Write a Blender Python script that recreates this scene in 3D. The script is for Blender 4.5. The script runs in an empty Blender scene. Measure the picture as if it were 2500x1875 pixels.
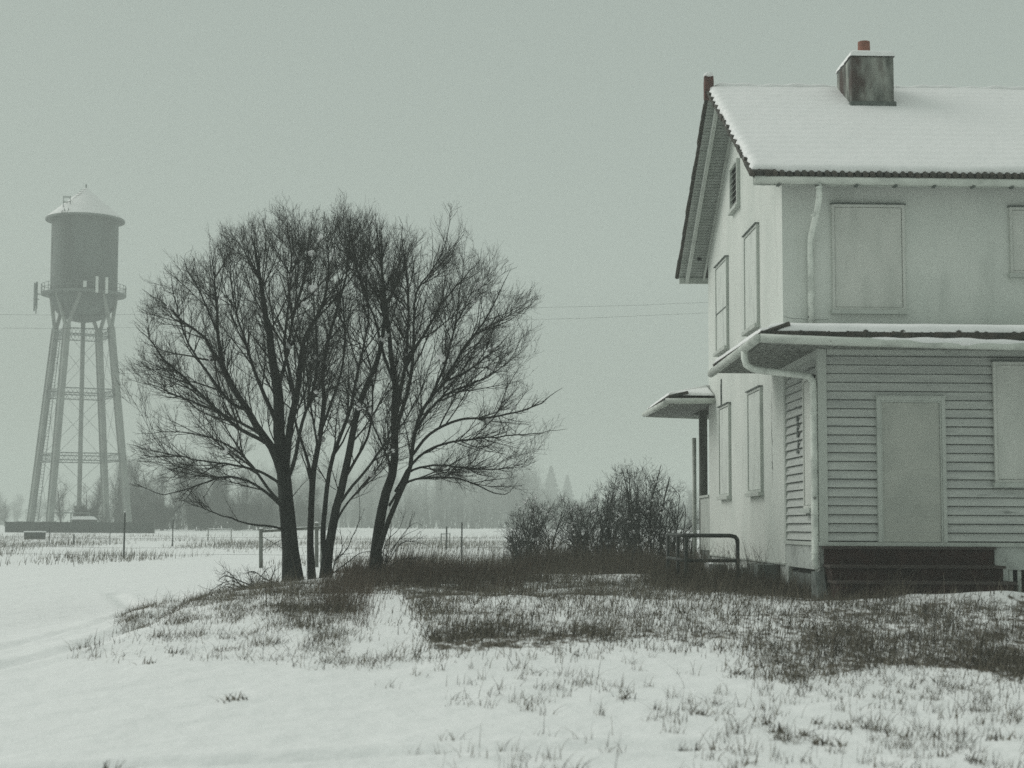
import bpy, math, random
import numpy as np
from mathutils import Matrix, Vector, Euler

R = math.radians
SC = bpy.context.scene
COL = SC.collection

# ------------------------------------------------------------------ camera
F = 3837.0                      # focal length in photo pixels (photo 2500 x 1875)
CAMZ = 1.6
PITCH, ROLL = 5.18, 0.32
cam_data = bpy.data.cameras.new("camera")
cam = bpy.data.objects.new("camera", cam_data)
COL.objects.link(cam)
cam_data.sensor_width = 36.0
cam_data.lens = F / 2500.0 * 36.0
cam_data.clip_start = 0.1
cam_data.clip_end = 6000
CM = Euler((R(90 + PITCH), 0, 0)).to_matrix() @ Matrix.Rotation(R(ROLL), 3, 'Z')
cam.matrix_world = Matrix.Translation((0, 0, CAMZ)) @ CM.to_4x4()
cam_data.dof.use_dof = True
cam_data.dof.focus_distance = 42.0
cam_data.dof.aperture_fstop = 2.0
SC.camera = cam

# ------------------------------------------------------------------ world: overcast sky
SUN_EL, SUN_AZ = 30.0, -62.0     # azimuth from +Y towards +X
w = bpy.data.worlds.new("World")
SC.world = w
w.use_nodes = True
nt = w.node_tree
bg = nt.nodes["Background"]
sky = nt.nodes.new("ShaderNodeTexSky")
sky.sky_type = 'NISHITA'
sky.sun_disc = False
sky.sun_elevation = R(SUN_EL)
sky.sun_rotation = R(SUN_AZ)
sky.dust_density = 4.0
tc = nt.nodes.new("ShaderNodeTexCoord")
sep = nt.nodes.new("ShaderNodeSeparateXYZ")
ramp = nt.nodes.new("ShaderNodeValToRGB")
ramp.color_ramp.elements[0].position = 0.0
ramp.color_ramp.elements[0].color = (2.6, 3.08, 2.76, 1)
ramp.color_ramp.elements[1].position = 0.8
ramp.color_ramp.elements[1].color = (7.2, 7.9, 7.3, 1)
e = ramp.color_ramp.elements.new(0.16); e.color = (4.35, 5.0, 4.52, 1)
e = ramp.color_ramp.elements.new(0.34); e.color = (4.1, 4.7, 4.25, 1)
mix = nt.nodes.new("ShaderNodeMix")
mix.data_type = 'RGBA'
mix.inputs[0].default_value = 0.93       # cloud cover hides nearly all of the clear sky
nt.links.new(tc.outputs["Generated"], sep.inputs[0])
nt.links.new(sep.outputs[2], ramp.inputs[0])
nt.links.new(sky.outputs[0], mix.inputs[6])
nt.links.new(ramp.outputs[0], mix.inputs[7])
dot = nt.nodes.new("ShaderNodeVectorMath"); dot.operation = 'DOT_PRODUCT'
dot.inputs[1].default_value = (-0.09, 0.20, 0.0)         # cloud is a little thinner on the far, left side
nt.links.new(tc.outputs["Generated"], dot.inputs[0])
ad = nt.nodes.new("ShaderNodeMath"); ad.inputs[1].default_value = 0.86
nt.links.new(dot.outputs["Value"], ad.inputs[0])
vm = nt.nodes.new("ShaderNodeVectorMath"); vm.operation = 'SCALE'
nt.links.new(mix.outputs[2], vm.inputs[0]); nt.links.new(ad.outputs[0], vm.inputs["Scale"])
nt.links.new(vm.outputs[0], bg.inputs[0])
bg.inputs[1].default_value = 0.10

sl = bpy.data.lights.new("sun", 'SUN')
sun = bpy.data.objects.new("sun", sl)
COL.objects.link(sun)
sl.energy = 1.8
sl.angle = R(45)
sl.color = (1.0, 0.985, 0.95)
sd = Vector((math.sin(R(SUN_AZ)) * math.cos(R(SUN_EL)), math.cos(R(SUN_AZ)) * math.cos(R(SUN_EL)), math.sin(R(SUN_EL))))
sd = Vector((-abs(sd.x), abs(sd.y) * 0.8, sd.z))
sun.rotation_euler = sd.to_track_quat('Z', 'Y').to_euler()
sun.location = (-30, 0, 60)

SC.view_settings.view_transform = 'Standard'
SC.view_settings.look = 'None'
SC.view_settings.gamma = 1.0
SC.view_settings.exposure = -0.16
SC.cycles.max_bounces = 6
SC.cycles.diffuse_bounces = 3
SC.cycles.volume_bounces = 1
SC.cycles.use_denoising = False

# ------------------------------------------------------------------ helpers
rng = np.random.default_rng(7)
random.seed(7)
CMn = np.array(CM)

def ray(px, py):
    d = CMn @ np.array([(px - 1250) / F, (937.5 - py) / F, -1.0])
    return d / d[1]                       # per metre of depth (Y)

def at(px, py, Y):
    return ray(px, py) * Y + np.array([0, 0, CAMZ])

def proj(P):
    """world points (N,3) -> photo pixels"""
    q = (np.asarray(P) - np.array([0, 0, CAMZ])) @ CMn
    return 1250 + F * q[..., 0] / -q[..., 2], 937.5 - F * q[..., 1] / -q[..., 2]

def sstep(a, b, x):
    t = np.clip((np.asarray(x, float) - a) / (b - a), 0, 1)
    return t * t * (3 - 2 * t)

def vnoise(x, y, s, seed=0):
    x = np.asarray(x, float) / s; y = np.asarray(y, float) / s
    ix = np.floor(x).astype(np.int64); iy = np.floor(y).astype(np.int64)
    fx = x - ix; fy = y - iy
    fx = fx * fx * (3 - 2 * fx); fy = fy * fy * (3 - 2 * fy)
    def h(a, b):
        n = (a * 374761393 + b * 668265263 + seed * 1442695041) & 0xffffffff
        n = ((n ^ (n >> 13)) * 1274126177) & 0xffffffff
        return ((n ^ (n >> 16)) & 0xffff) / 65535.0
    return (h(ix, iy) * (1 - fx) + h(ix + 1, iy) * fx) * (1 - fy) + (h(ix, iy + 1) * (1 - fx) + h(ix + 1, iy + 1) * fx) * fy

def fbm(x, y, s, seed=0, o=4):
    v = 0; a = 1; t = 0
    for i in range(o):
        v = v + a * vnoise(x, y, s / 2 ** i, seed + i * 17); t += a; a *= .5
    return v / t

def np_mesh(name, V, Q, mat, parent=None, smooth=False, tri=False):
    k = Q.shape[1]
    me = bpy.data.meshes.new(name)
    me.vertices.add(len(V)); me.vertices.foreach_set("co", np.ascontiguousarray(V, dtype=np.float32).ravel())
    me.loops.add(Q.size); me.loops.foreach_set("vertex_index", Q.astype(np.int32).ravel())
    me.polygons.add(len(Q))
    me.polygons.foreach_set("loop_start", np.arange(0, Q.size, k, dtype=np.int32))
    me.polygons.foreach_set("use_smooth", np.full(len(Q), smooth))
    me.update(calc_edges=True)
    me.materials.append(mat)
    o = bpy.data.objects.new(name, me)
    COL.objects.link(o)
    if parent: o.parent = parent
    return o

def empty(name, loc=(0, 0, 0), rz=0.0):
    o = bpy.data.objects.new(name, None)
    o.location = loc; o.rotation_euler = (0, 0, rz)
    o.empty_display_size = 0.3
    COL.objects.link(o)
    return o

def tag(o, label=None, cat=None, group=None, kind=None):
    if label: o["label"] = label
    if cat: o["category"] = cat
    if group: o["group"] = group
    if kind: o["kind"] = kind
    return o

class MB:
    def __init__(s): s.v = []; s.f = []
    def quad(s, *p):
        n = len(s.v); s.v += [tuple(q) for q in p]; s.f.append(tuple(range(n, n + len(p)))); return s
    def box(s, x0, x1, y0, y1, z0, z1, M=None):
        n = len(s.v)
        c = [(x, y, z) for z in (z0, z1) for y in (y0, y1) for x in (x0, x1)]
        if M is not None: c = [tuple(M @ Vector(p)) for p in c]
        s.v += c
        for f in ((0, 2, 3, 1), (4, 5, 7, 6), (0, 1, 5, 4), (2, 6, 7, 3), (0, 4, 6, 2), (1, 3, 7, 5)):
            s.f.append(tuple(n + i for i in f))
        return s
    def prism(s, poly, axis, a, b):
        """poly of 2-D points extruded along axis from a to b"""
        n = len(s.v); k = len(poly)
        for t in (a, b):
            for p in poly:
                q = list(p); q.insert(axis, t); s.v.append(tuple(q))
        s.f.append(tuple(n + i for i in reversed(range(k)))); s.f.append(tuple(n + k + i for i in range(k)))
        for i in range(k):
            j = (i + 1) % k; s.f.append((n + i, n + j, n + k + j, n + k + i))
        return s
    def tube(s, pts, r, n=10, cap=True, prof=None, squash=None):
        pts = [Vector(p) for p in pts]
        rr = r if isinstance(r, (list, tuple)) else [r] * len(pts)
        base = len(s.v); up0 = None
        for i, p in enumerate(pts):
            t = (pts[min(i + 1, len(pts) - 1)] - pts[max(i - 1, 0)]).normalized()
            ref = Vector((0, 0, 1)) if abs(t.z) < .95 else Vector((0, 1, 0))
            a = t.cross(ref).normalized() if up0 is None else (up0 - t * up0.dot(t)).normalized()
            up0 = a; b = a.cross(t).normalized()
            for k in range(n):
                th = 2 * math.pi * k / n
                s.v.append(tuple(p + (a * math.cos(th) + b * math.sin(th)) * rr[i]))
        for i in range(len(pts) - 1):
            for k in range(n):
                a0 = base + i * n + k; a1 = base + i * n + (k + 1) % n
                s.f.append((a0, a1, a1 + n, a0 + n))
        if cap:
            s.f.append(tuple(base + k for k in reversed(range(n))))
            e0 = base + (len(pts) - 1) * n
            s.f.append(tuple(e0 + k for k in range(n)))
        return s
    def sphere(s, c, r, n=8, m=5, sz=1.0, jit=0.0):
        b = len(s.v)
        for i in range(m + 1):
            ph = math.pi * i / m
            for k in range(n):
                th = 2 * math.pi * k / n
                q = 1 + random.uniform(-jit, jit)
                s.v.append((c[0] + r * q * math.sin(ph) * math.cos(th), c[1] + r * q * math.sin(ph) * math.sin(th), c[2] + r * sz * math.cos(ph)))
        for i in range(m):
            for k in range(n):
                a = b + i * n + k; d = b + i * n + (k + 1) % n
                s.f.append((a, a + n, d + n, d))
        return s
    def build_each(s, name, mat, parent=None, smooth=False, bevel=0):
        par = list(range(len(s.v)))
        def fd(i):
            while par[i] != i: par[i] = par[par[i]]; i = par[i]
            return i
        for f in s.f:
            for q in f[1:]: par[fd(q)] = fd(f[0])
        gr = {}
        for f in s.f: gr.setdefault(fd(f[0]), []).append(f)
        o = None
        for fs_ in gr.values():
            ids = sorted({i for f in fs_ for i in f}); mp = {i: k for k, i in enumerate(ids)}
            m_ = MB(); m_.v = [s.v[i] for i in ids]; m_.f = [tuple(mp[i] for i in f) for f in fs_]
            o = m_.build(name, mat, parent, smooth, bevel)
        return o
    def build(s, name, mat, parent=None, smooth=False, bevel=0):
        me = bpy.data.meshes.new(name)
        me.from_pydata(s.v, [], s.f)
        me.materials.append(mat)
        if smooth:
            for p in me.polygons: p.use_smooth = True
        me.update()
        o = bpy.data.objects.new(name, me)
        COL.objects.link(o)
        if parent: o.parent = parent
        if bevel:
            b = o.modifiers.new("bevel", 'BEVEL'); b.width = bevel; b.segments = 2; b.limit_method = 'ANGLE'
        return o

# ------------------------------------------------------------------ materials
def mat(name, col, rough=.8, col2=None, nscale=3.0, stretch=(1, 1, 1), lo=.35, hi=.65, bump=0, bscale=30, col3=None, n3=1.0, lo3=.6, hi3=.7, stretch3=(1, 1, 1), island=0, metallic=0, detail=6, bdist=.02, spec=.3):
    if not any(k in name for k in ('snow', 'red_', 'clay', 'grass', 'steps', 'tread')):
        k_r = .97 if max(col) > .3 else .93
        g_ = lambda c: None if c is None else (c[0] * k_r, c[1], c[2] * .985)
        col, col2, col3 = g_(col), g_(col2), g_(col3)
    m = bpy.data.materials.new(name); m.use_nodes = True
    n = m.node_tree; N = n.nodes; L = n.links
    b = N["Principled BSDF"]
    b.inputs["Roughness"].default_value = rough
    b.inputs["Metallic"].default_value = metallic
    b.inputs["Specular IOR Level"].default_value = spec
    t = N.new("ShaderNodeTexCoord")
    def noise(sc, st, lo, hi, seedoff=0):
        mp = N.new("ShaderNodeMapping"); mp.inputs[3].default_value = st; mp.inputs[1].default_value = (seedoff, seedoff * 1.7, 0)
        L.new(t.outputs["Object"], mp.inputs[0])
        q = N.new("ShaderNodeTexNoise"); q.inputs["Scale"].default_value = sc; q.inputs["Detail"].default_value = detail
        L.new(mp.outputs[0], q.inputs["Vector"])
        r = N.new("ShaderNodeMapRange"); r.inputs[1].default_value = lo; r.inputs[2].default_value = hi
        L.new(q.outputs["Fac"], r.inputs[0])
        return r.outputs[0]
    def mixc(f, a, c):
        x = N.new("ShaderNodeMix"); x.data_type = 'RGBA'
        L.new(f, x.inputs[0])
        if isinstance(a, tuple): x.inputs[6].default_value = (*a, 1)
        else: L.new(a, x.inputs[6])
        x.inputs[7].default_value = (*c, 1)
        return x.outputs[2]
    cur = col
    if col2: cur = mixc(noise(nscale, stretch, lo, hi), cur, col2)
    if col3: cur = mixc(noise(n3, stretch3, lo3, hi3, 5.3), cur, col3)
    if island:
        g = N.new("ShaderNodeNewGeometry")
        hs = N.new("ShaderNodeHueSaturation")
        r = N.new("ShaderNodeMapRange"); r.inputs[3].default_value = 1 - island; r.inputs[4].default_value = 1 + island
        L.new(g.outputs["Random Per Island"], r.inputs[0]); L.new(r.outputs[0], hs.inputs["Value"])
        if isinstance(cur, tuple): hs.inputs["Color"].default_value = (*cur, 1)
        else: L.new(cur, hs.inputs["Color"])
        cur = hs.outputs[0]
    if isinstance(cur, tuple): b.inputs["Base Color"].default_value = (*cur, 1)
    else: L.new(cur, b.inputs["Base Color"])
    if bump:
        q = N.new("ShaderNodeTexNoise"); q.inputs["Scale"].default_value = bscale; q.inputs["Detail"].default_value = 5
        L.new(t.outputs["Object"], q.inputs["Vector"])
        bp = N.new("ShaderNodeBump"); bp.inputs["Strength"].default_value = bump; bp.inputs["Distance"].default_value = bdist
        L.new(q.outputs["Fac"], bp.inputs["Height"]); L.new(bp.outputs[0], b.inputs["Normal"])
    return m

M = {}
M['snow'] = mat('snow', (.86, .87, .87), .7, bump=.5, bscale=9, bdist=.04)
M['roofsnow'] = mat('roof_snow', (.87, .875, .875), .7, bump=.4, bscale=6, bdist=.03)
M['stucco'] = mat('stucco', (.70, .71, .68), .9, col2=(.61, .63, .60), nscale=1.2, stretch=(1, 1, .7), lo=.35, hi=.7, col3=(.48, .50, .47), n3=2.2, lo3=.6, hi3=.85, stretch3=(1.3, 1.3, .25), bump=.35, bscale=60, bdist=.008)
M['plaster'] = mat('foundation_plaster', (.52, .54, .52), .9, col2=(.25, .26, .25), nscale=2.5, lo=.5, hi=.75, bump=.4, bscale=40)
M['siding'] = mat('siding_paint', (.56, .57, .55), .75, col2=(.46, .47, .46), nscale=2.0, stretch=(.6, .6, 5), lo=.4, hi=.7, col3=(.22, .23, .22), n3=5, lo3=.66, hi3=.76, stretch3=(.5, .5, 4))
M['board'] = mat('painted_board', (.64, .64, .61), .8, col2=(.53, .54, .51), nscale=3, stretch=(1, 1, .4), lo=.4, hi=.75, col3=(.22, .23, .22), n3=9, lo3=.72, hi3=.78)
M['door'] = mat('door_panel', (.49, .495, .46), .8, col2=(.42, .43, .40), nscale=2.5, lo=.4, hi=.7, col3=(.15, .15, .14), n3=14, lo3=.74, hi3=.78)
M['sideboard'] = mat('old_side_board', (.64, .66, .63), .85, col2=(.48, .50, .48), nscale=4, stretch=(1, 1, .35), lo=.5, hi=.72)
M['trim'] = mat('trim_paint', (.52, .54, .51), .7, col2=(.36, .38, .36), nscale=3, stretch=(1, 1, .5), lo=.5, hi=.8)
M['flash'] = mat('flashing_and_gap_shade', (.07, .08, .075), .6, col2=(.15, .16, .15), nscale=14)  # also darkens the porch core to deepen shade between siding boards
M['tile'] = mat('roof_tile', (.045, .045, .04), .85, col2=(.085, .07, .06), nscale=8)
M['redtile'] = mat('red_ridge_tile', (.13, .06, .05), .85, col2=(.07, .04, .035), nscale=9)
M['clay'] = mat('clay_pot', (.27, .11, .075), .8, col2=(.20, .09, .065), nscale=12)
M['gutter'] = mat('gutter_metal', (.60, .62, .58), .5, col2=(.40, .42, .39), nscale=5, stretch=(.6, 1, 1), lo=.45, hi=.75, col3=(.2, .2, .18), n3=9, lo3=.68, hi3=.76)
M['pipe'] = mat('old_downpipe', (.74, .76, .72), .45, col2=(.50, .52, .49), nscale=6, stretch=(1, 1, .6), lo=.45, hi=.65, col3=(.12, .12, .11), n3=7, lo3=.63, hi3=.7)
M['chimney'] = mat('stained_chimney_render', (.36, .37, .34), .9, col2=(.045, .05, .045), nscale=3.6, stretch=(1, 1, .25), lo=.34, hi=.58, col3=(.07, .05, .045), n3=2.5, lo3=.5, hi3=.65, stretch3=(1, 1, .4), bump=.6, bscale=25, bdist=.02)
M['soffit'] = mat('soffit_boards', (.40, .42, .40), .8, col2=(.30, .32, .30), nscale=4)
M['peeling'] = mat('peeling_soffit', (.30, .31, .29), .85, col2=(.13, .135, .125), nscale=6, stretch=(3, 1, 1), lo=.42, hi=.58)
M['tread'] = mat('worn_tread', (.065, .055, .050), .8, col2=(.05, .04, .035), nscale=7)
M['steps'] = mat('dark_red_steps', (.040, .020, .017), .7, col2=(.022, .014, .012), nscale=4, spec=.2)
M['concrete'] = mat('concrete', (.20, .21, .20), .9, col2=(.12, .125, .12), nscale=5, bump=.3)
M['dark'] = mat('painted_shade', (.02, .022, .02), .9)  # near-black colour standing in for the shade inside hollows
M['black'] = mat('black_paint', (.018, .022, .02), .5, col2=(.04, .045, .04), nscale=8)
M['bark'] = mat('bark', (.032, .034, .031), .95, col2=(.016, .017, .016), nscale=9, stretch=(1, 1, .3), bump=.9, bscale=22, bdist=.02, spec=.1)
M['twig'] = mat('twig', (.030, .029, .026), .9, spec=.1)
M['shrub'] = mat('shrub_stem', (.060, .060, .055), .9, spec=.1)
M['grass'] = mat('dead_grass', (.108, .094, .074), .9, island=.55, spec=.1)
M['greygrass'] = mat('grey_dead_grass', (.135, .122, .098), .9, island=.8, spec=.1)
M['redgrass'] = mat('rust_brown_grass', (.100, .080, .063), .9, island=.5, spec=.1)
M['wood'] = mat('grey_wood', (.17, .17, .155), .9, col2=(.09, .09, .08), nscale=5, stretch=(1, 1, .3))
M['steel'] = mat('tower_steel', (.20, .215, .205), .7, col2=(.14, .15, .145), nscale=.7)
M['legsteel'] = mat('tower_leg_steel', (.30, .32, .30), .7, col2=(.22, .23, .22), nscale=.7)
M['tank'] = mat('tank_steel', (.125, .138, .132), .75, col2=(.085, .094, .09), nscale=.6, stretch=(1, 1, .25), lo=.4, hi=.62)
M['white'] = mat('white_panel', (.75, .76, .74), .6)
M['fencewall'] = mat('dark_screen', (.035, .04, .038), .9, col2=(.05, .055, .05), nscale=.6)
M['farbark'] = mat('far_bark', (.05, .05, .045), .95, spec=.05)
M['conifer'] = mat('conifer_needles', (.03, .04, .03), .95, spec=.05)
M['wire'] = mat('wire', (.03, .03, .03), .7)

# snowy ground with matted dead grass where the snow is thin
def ground_mat():
    m = bpy.data.materials.new('snowy_ground'); m.use_nodes = True
    n = m.node_tree; N = n.nodes; L = n.links
    b = N["Principled BSDF"]; b.inputs["Roughness"].default_value = .75; b.inputs["Specular IOR Level"].default_value = .25
    t = N.new("ShaderNodeTexCoord")
    at_ = N.new("ShaderNodeAttribute"); at_.attribute_name = "bare"
    nz = N.new("ShaderNodeTexNoise"); nz.inputs["Scale"].default_value = 4.5; nz.inputs["Detail"].default_value = 8; nz.inputs["Roughness"].default_value = .72
    mp = N.new("ShaderNodeMapping"); mp.inputs[3].default_value = (1.6, .75, 1)
    L.new(t.outputs["Object"], mp.inputs[0]); L.new(mp.outputs[0], nz.inputs["Vector"])
    a = N.new("ShaderNodeMath"); a.operation = 'ADD'
    L.new(at_.outputs["Fac"], a.inputs[0]); L.new(nz.outputs["Fac"], a.inputs[1])
    r = N.new("ShaderNodeMapRange"); r.inputs[1].default_value = .97; r.inputs[2].default_value = 1.09
    L.new(a.outputs[0], r.inputs[0])
    x = N.new("ShaderNodeMix"); x.data_type = 'RGBA'
    x.inputs[6].default_value = (.86, .87, .87, 1); x.inputs[7].default_value = (.10, .085, .065, 1)
    L.new(r.outputs[0], x.inputs[0]); L.new(x.outputs[2], b.inputs["Base Color"])
    q = N.new("ShaderNodeTexNoise"); q.inputs["Scale"].default_value = 3.0; q.inputs["Detail"].default_value = 6
    L.new(t.outputs["Object"], q.inputs["Vector"])
    bp = N.new("ShaderNodeBump"); bp.inputs["Strength"].default_value = .8; bp.inputs["Distance"].default_value = .06
    L.new(q.outputs["Fac"], bp.inputs["Height"]); L.new(bp.outputs[0], b.inputs["Normal"])
    return m
M['ground'] = ground_mat()

# ------------------------------------------------------------------ ground
RUTS = [[(-7.5, 15.0), (-6.4, 18.5), (-5.8, 22.5), (-6.5, 28), (-9, 36)],
        [(-5.7, 15.4), (-5.0, 18.6), (-4.8, 21.5), (-5.2, 26), (-7.4, 35)],
        [(-4.5, 9.5), (-2.6, 10.6), (-1.0, 11.3), (1.5, 11.9)]]

def ground_z(x, y):
    x = np.asarray(x, float); y = np.asarray(y, float)
    left = sstep(-8.0, -3.2, x)
    front = sstep(11.5, 24.0, y - .6 * (vnoise(x, y, 5, 3) - .5) * 4)
    back = 1 - sstep(33, 46, y - 11 * sstep(-1, 6, x))
    z = .60 * left * front * back
    z = z + .008 * np.clip(y - 72, 0, 118) + .0012 * np.clip(y - 190, 0, 400)
    near = sstep(120, 60, y) if False else (1 - sstep(60, 120, y))
    z = z + near * (.10 * (fbm(x, y, 4.5, 1, 3) - .5) + .05 * (fbm(x, y, 1.1, 5, 3) - .5))
    z = z + near * left * front * back * (.16 * (fbm(x, y, 1.6, 9, 3) - .5) + .05 * (fbm(x, y, .5, 11, 2) - .5))
    z = z + near * .030 * (fbm(x, y * .8, .45, 21, 3) - .5)
    # humps of snow beside the steps
    z = z + .10 * np.exp(-(((x - 5.6) / 1.2) ** 2 + ((y - 22.2) / .7) ** 2)) + .12 * np.exp(-(((x - 7.0) / .6) ** 2 + ((y - 22.0) / .5) ** 2))
    for path in RUTS:
        dmin = np.full(np.shape(x), 9.0)
        for (x0, y0), (x1, y1) in zip(path[:-1], path[1:]):
            dx, dy = x1 - x0, y1 - y0
            t = np.clip(((x - x0) * dx + (y - y0) * dy) / (dx * dx + dy * dy), 0, 1)
            dmin = np.minimum(dmin, np.hypot(x - x0 - t * dx, y - y0 - t * dy))
        z = z - .060 * np.exp(-(dmin / .16) ** 2) + .018 * np.exp(-((dmin - .34) / .14) ** 2)
    return z

def gz(x, y): return float(ground_z(x, y))

def ground_hit(px, py, ymax=600):
    d = ray(px, py); Y = 8.0; prev = None
    while Y < ymax:
        p = d * Y
        if CAMZ + p[2] <= gz(p[0], Y): break
        Y *= 1.004
    return np.array([d[0] * Y, Y, gz(d[0] * Y, Y)])

def axis_pts(lo, hi, step, far_lo, far_hi, grow=1.13):
    mid = list(np.arange(lo, hi + 1e-6, step))
    a = []; s = step; v = lo
    while v > far_lo: s *= grow; v -= s; a.append(v)
    b = []; s = step; v = hi
    while v < far_hi: s *= grow; v += s; b.append(v)
    return np.array(a[::-1] + mid + b)

# grass density over the picture's ground: returns (density 0..1, height m, kind)
def poly_w(px, py, poly, soft):
    """1 inside polygon, fading outside over soft px"""
    px = np.asarray(px, float); py = np.asarray(py, float)
    inside = np.zeros(px.shape, bool); dmin = np.full(px.shape, 1e9)
    n = len(poly)
    for i in range(n):
        x0, y0 = poly[i]; x1, y1 = poly[(i + 1) % n]
        c = ((y0 > py) != (y1 > py)) & (px < (x1 - x0) * (py - y0) / ((y1 - y0) if y1 != y0 else 1e-9) + x0)
        inside ^= c
        dx, dy = x1 - x0, y1 - y0
        t = np.clip(((px - x0) * dx + (py - y0) * dy) / (dx * dx + dy * dy + 1e-9), 0, 1)
        dmin = np.minimum(dmin, np.hypot(px - x0 - t * dx, (py - y0 - t * dy) * 2.5))
    return np.where(inside, 1.0, np.clip(1 - dmin / soft, 0, 1))

P_FIELD = [(640, 1440), (900, 1440), (1240, 1400), (1700, 1395), (2060, 1440), (2560, 1450), (2560, 1670), (2330, 1640), (2150, 1610), (1950, 1655), (1800, 1560), (1480, 1560), (1330, 1590), (1150, 1590), (1020, 1560), (980, 1490), (870, 1450), (830, 1520), (700, 1500)]
P_TALL = [(860, 1400), (1000, 1402), (1290, 1400), (1300, 1420), (1180, 1448), (1000, 1460), (880, 1450)]
P_HOUSE = [(1600, 1400), (1780, 1400), (1960, 1400), (2010, 1425), (2060, 1445), (2200, 1452), (2030, 1462), (1750, 1440), (1620, 1425)]
P_LEFT = [(330, 1500), (480, 1470), (700, 1440), (860, 1480), (900, 1560), (1020, 1560), (1100, 1610), (800, 1620), (560, 1590), (300, 1600), (180, 1590), (330, 1560)]

P_GAP = [(870, 1455), (955, 1455), (995, 1500), (1030, 1585), (860, 1600), (880, 1530), (900, 1480)]
def bare_amount(x, y):
    z = ground_z(x, y)
    px, py = proj(np.stack([x, y, z], -1))
    ok = (y > 9) & (y < 45)
    px = np.where(ok, px, -9999); py = np.where(ok, py, -9999)
    a = (.40 + .14 * sstep(1400, 1560, py)) * poly_w(px, py + 60 * (fbm(x, y, 1.0, 82, 3) - .5), P_FIELD, 110) ** 1.3
    a = np.maximum(a, .58 * poly_w(px, py, P_TALL, 50))
    a = np.maximum(a, .56 * poly_w(px, py, P_HOUSE, 40))
    a = np.maximum(a, .33 * poly_w(px, py, P_LEFT, 60))
    a = a * (1 - .7 * poly_w(px, py, P_GAP, 40))
    a = a + .24 * (fbm(x * .6, y, 1.5, 31, 2) - .5) * (a > .05)
    return a

gx = axis_pts(-14, 13, .11, -900, 900, 1.16)
gy = axis_pts(7, 40, .11, -300, 1500, 1.10)
GX, GY = np.meshgrid(gx, gy)
GZ = ground_z(GX, GY)
nx, ny = len(gx), len(gy)
I = np.arange(nx * ny).reshape(ny, nx)
Q = np.stack([I[:-1, :-1], I[:-1, 1:], I[1:, 1:], I[1:, :-1]], -1).reshape(-1, 4)
ground = np_mesh('snowy_ground', np.stack([GX, GY, GZ], -1).reshape(-1, 3), Q, M['ground'], smooth=True)
ground.name = 'ground'
at_ = ground.data.attributes.new("bare", 'FLOAT', 'POINT')
at_.data.foreach_set("value", bare_amount(GX.ravel(), GY.ravel()).astype(np.float32))
tag(ground, kind='structure')

# ------------------------------------------------------------------ blades of grass
def blades(name, P, H, W, mat_, lean=.35, parent=None, kind='stuff', seg=2, wind=(0.15, 0.0)):
    """P (N,3) roots, H heights, W widths: each blade one tapering bent ribbon"""
    n = len(P)
    az = rng.uniform(0, 2 * math.pi, n)
    ln = np.abs(rng.normal(0, lean, n))
    lx = np.cos(az) * ln + wind[0]; ly = np.sin(az) * ln + wind[1]
    fa = rng.uniform(-.9, .9, n)                         # ribbon faces roughly any way
    wx, wy = np.cos(fa), np.sin(fa)
    V = np.zeros((n, (seg + 1) * 2, 3))
    for k in range(seg + 1):
        t = k / seg
        c = P + np.stack([lx * H * t ** 1.6, ly * H * t ** 1.6, H * (t - .18 * ln * t * t)], -1)
        wk = W * (1 - .8 * t) * .5
        V[:, 2 * k] = c - np.stack([wx * wk, wy * wk, 0 * wk], -1)
        V[:, 2 * k + 1] = c + np.stack([wx * wk, wy * wk, 0 * wk], -1)
    b = (np.arange(n) * (seg + 1) * 2)[:, None]
    Q = np.concatenate([b + np.array([[2 * k, 2 * k + 1, 2 * k + 3, 2 * k + 2]]) for k in range(seg)], 0)
    o = np_mesh(name, V.reshape(-1, 3), Q, mat_, parent)
    if kind and parent is None: tag(o, kind=kind)
    return o

def scatter(n, x0, x1, y0, y1, dens):
    """n candidate roots, kept where dens(px,py,x,y) > random"""
    # uniform in picture columns, so that density per area falls with distance a little
    x = rng.uniform(x0, x1, n); y = rng.uniform(y0, y1, n)
    z = ground_z(x, y)
    px, py = proj(np.stack([x, y, z], -1))
    keep = dens(px, py, x, y) > rng.uniform(0, 1, n)
    return np.stack([x, y, z - .01], -1)[keep]

def clumpy(x, y, s=.45, seed=50, lo=.42, hi=.62):
    return sstep(lo, hi, fbm(x, y * .7, s, seed, 3))

def d_field(px, py, x, y):
    a = poly_w(px + 120 * (fbm(x, y, 1.2, 81, 3) - .5), py + 110 * (fbm(x, y, 1.0, 82, 3) - .5), P_FIELD, 110) ** 1.5
    streak = sstep(.36, .60, fbm(x * .55, y * 1.3, 1.3, 71, 3))
    a = a * (1 - .9 * poly_w(px, py, P_GAP, 45))
    near = (.30 + .45 * sstep(1400, 1580, py))
    return a * near * (.30 + .70 * clumpy(x, y, .28, 50, .42, .64)) * (.35 + .65 * streak)
P = scatter(420000, -7, 10, 14, 31, d_field)
blades('dry_grass', P, rng.gamma(3, .030, len(P)) * (.5 + vnoise(P[:, 0], P[:, 1], .5, 91)) + .03, rng.uniform(.005, .011, len(P)), M['greygrass'], .75)
tag(bpy.data.objects['dry_grass'], 'matted dead grass and weeds poking through thin snow before the house', 'grass')

def d_tall(px, py, x, y): return poly_w(px, py, P_TALL, 70) ** 1.5 * (.15 + .85 * clumpy(x, y, .5, 52))
P = scatter(27000, -4.5, 2, 25, 36, d_tall)
t1 = blades('tall_grass', P, rng.gamma(3.0, .06, len(P)) * (.25 + 1.4 * vnoise(P[:, 0], P[:, 1], .7, 92)) + .05, rng.uniform(.006, .013, len(P)), M['redgrass'], .22)
tag(t1, 'tall rust brown grass standing thick between the trees and the bush', 'grass')

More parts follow.
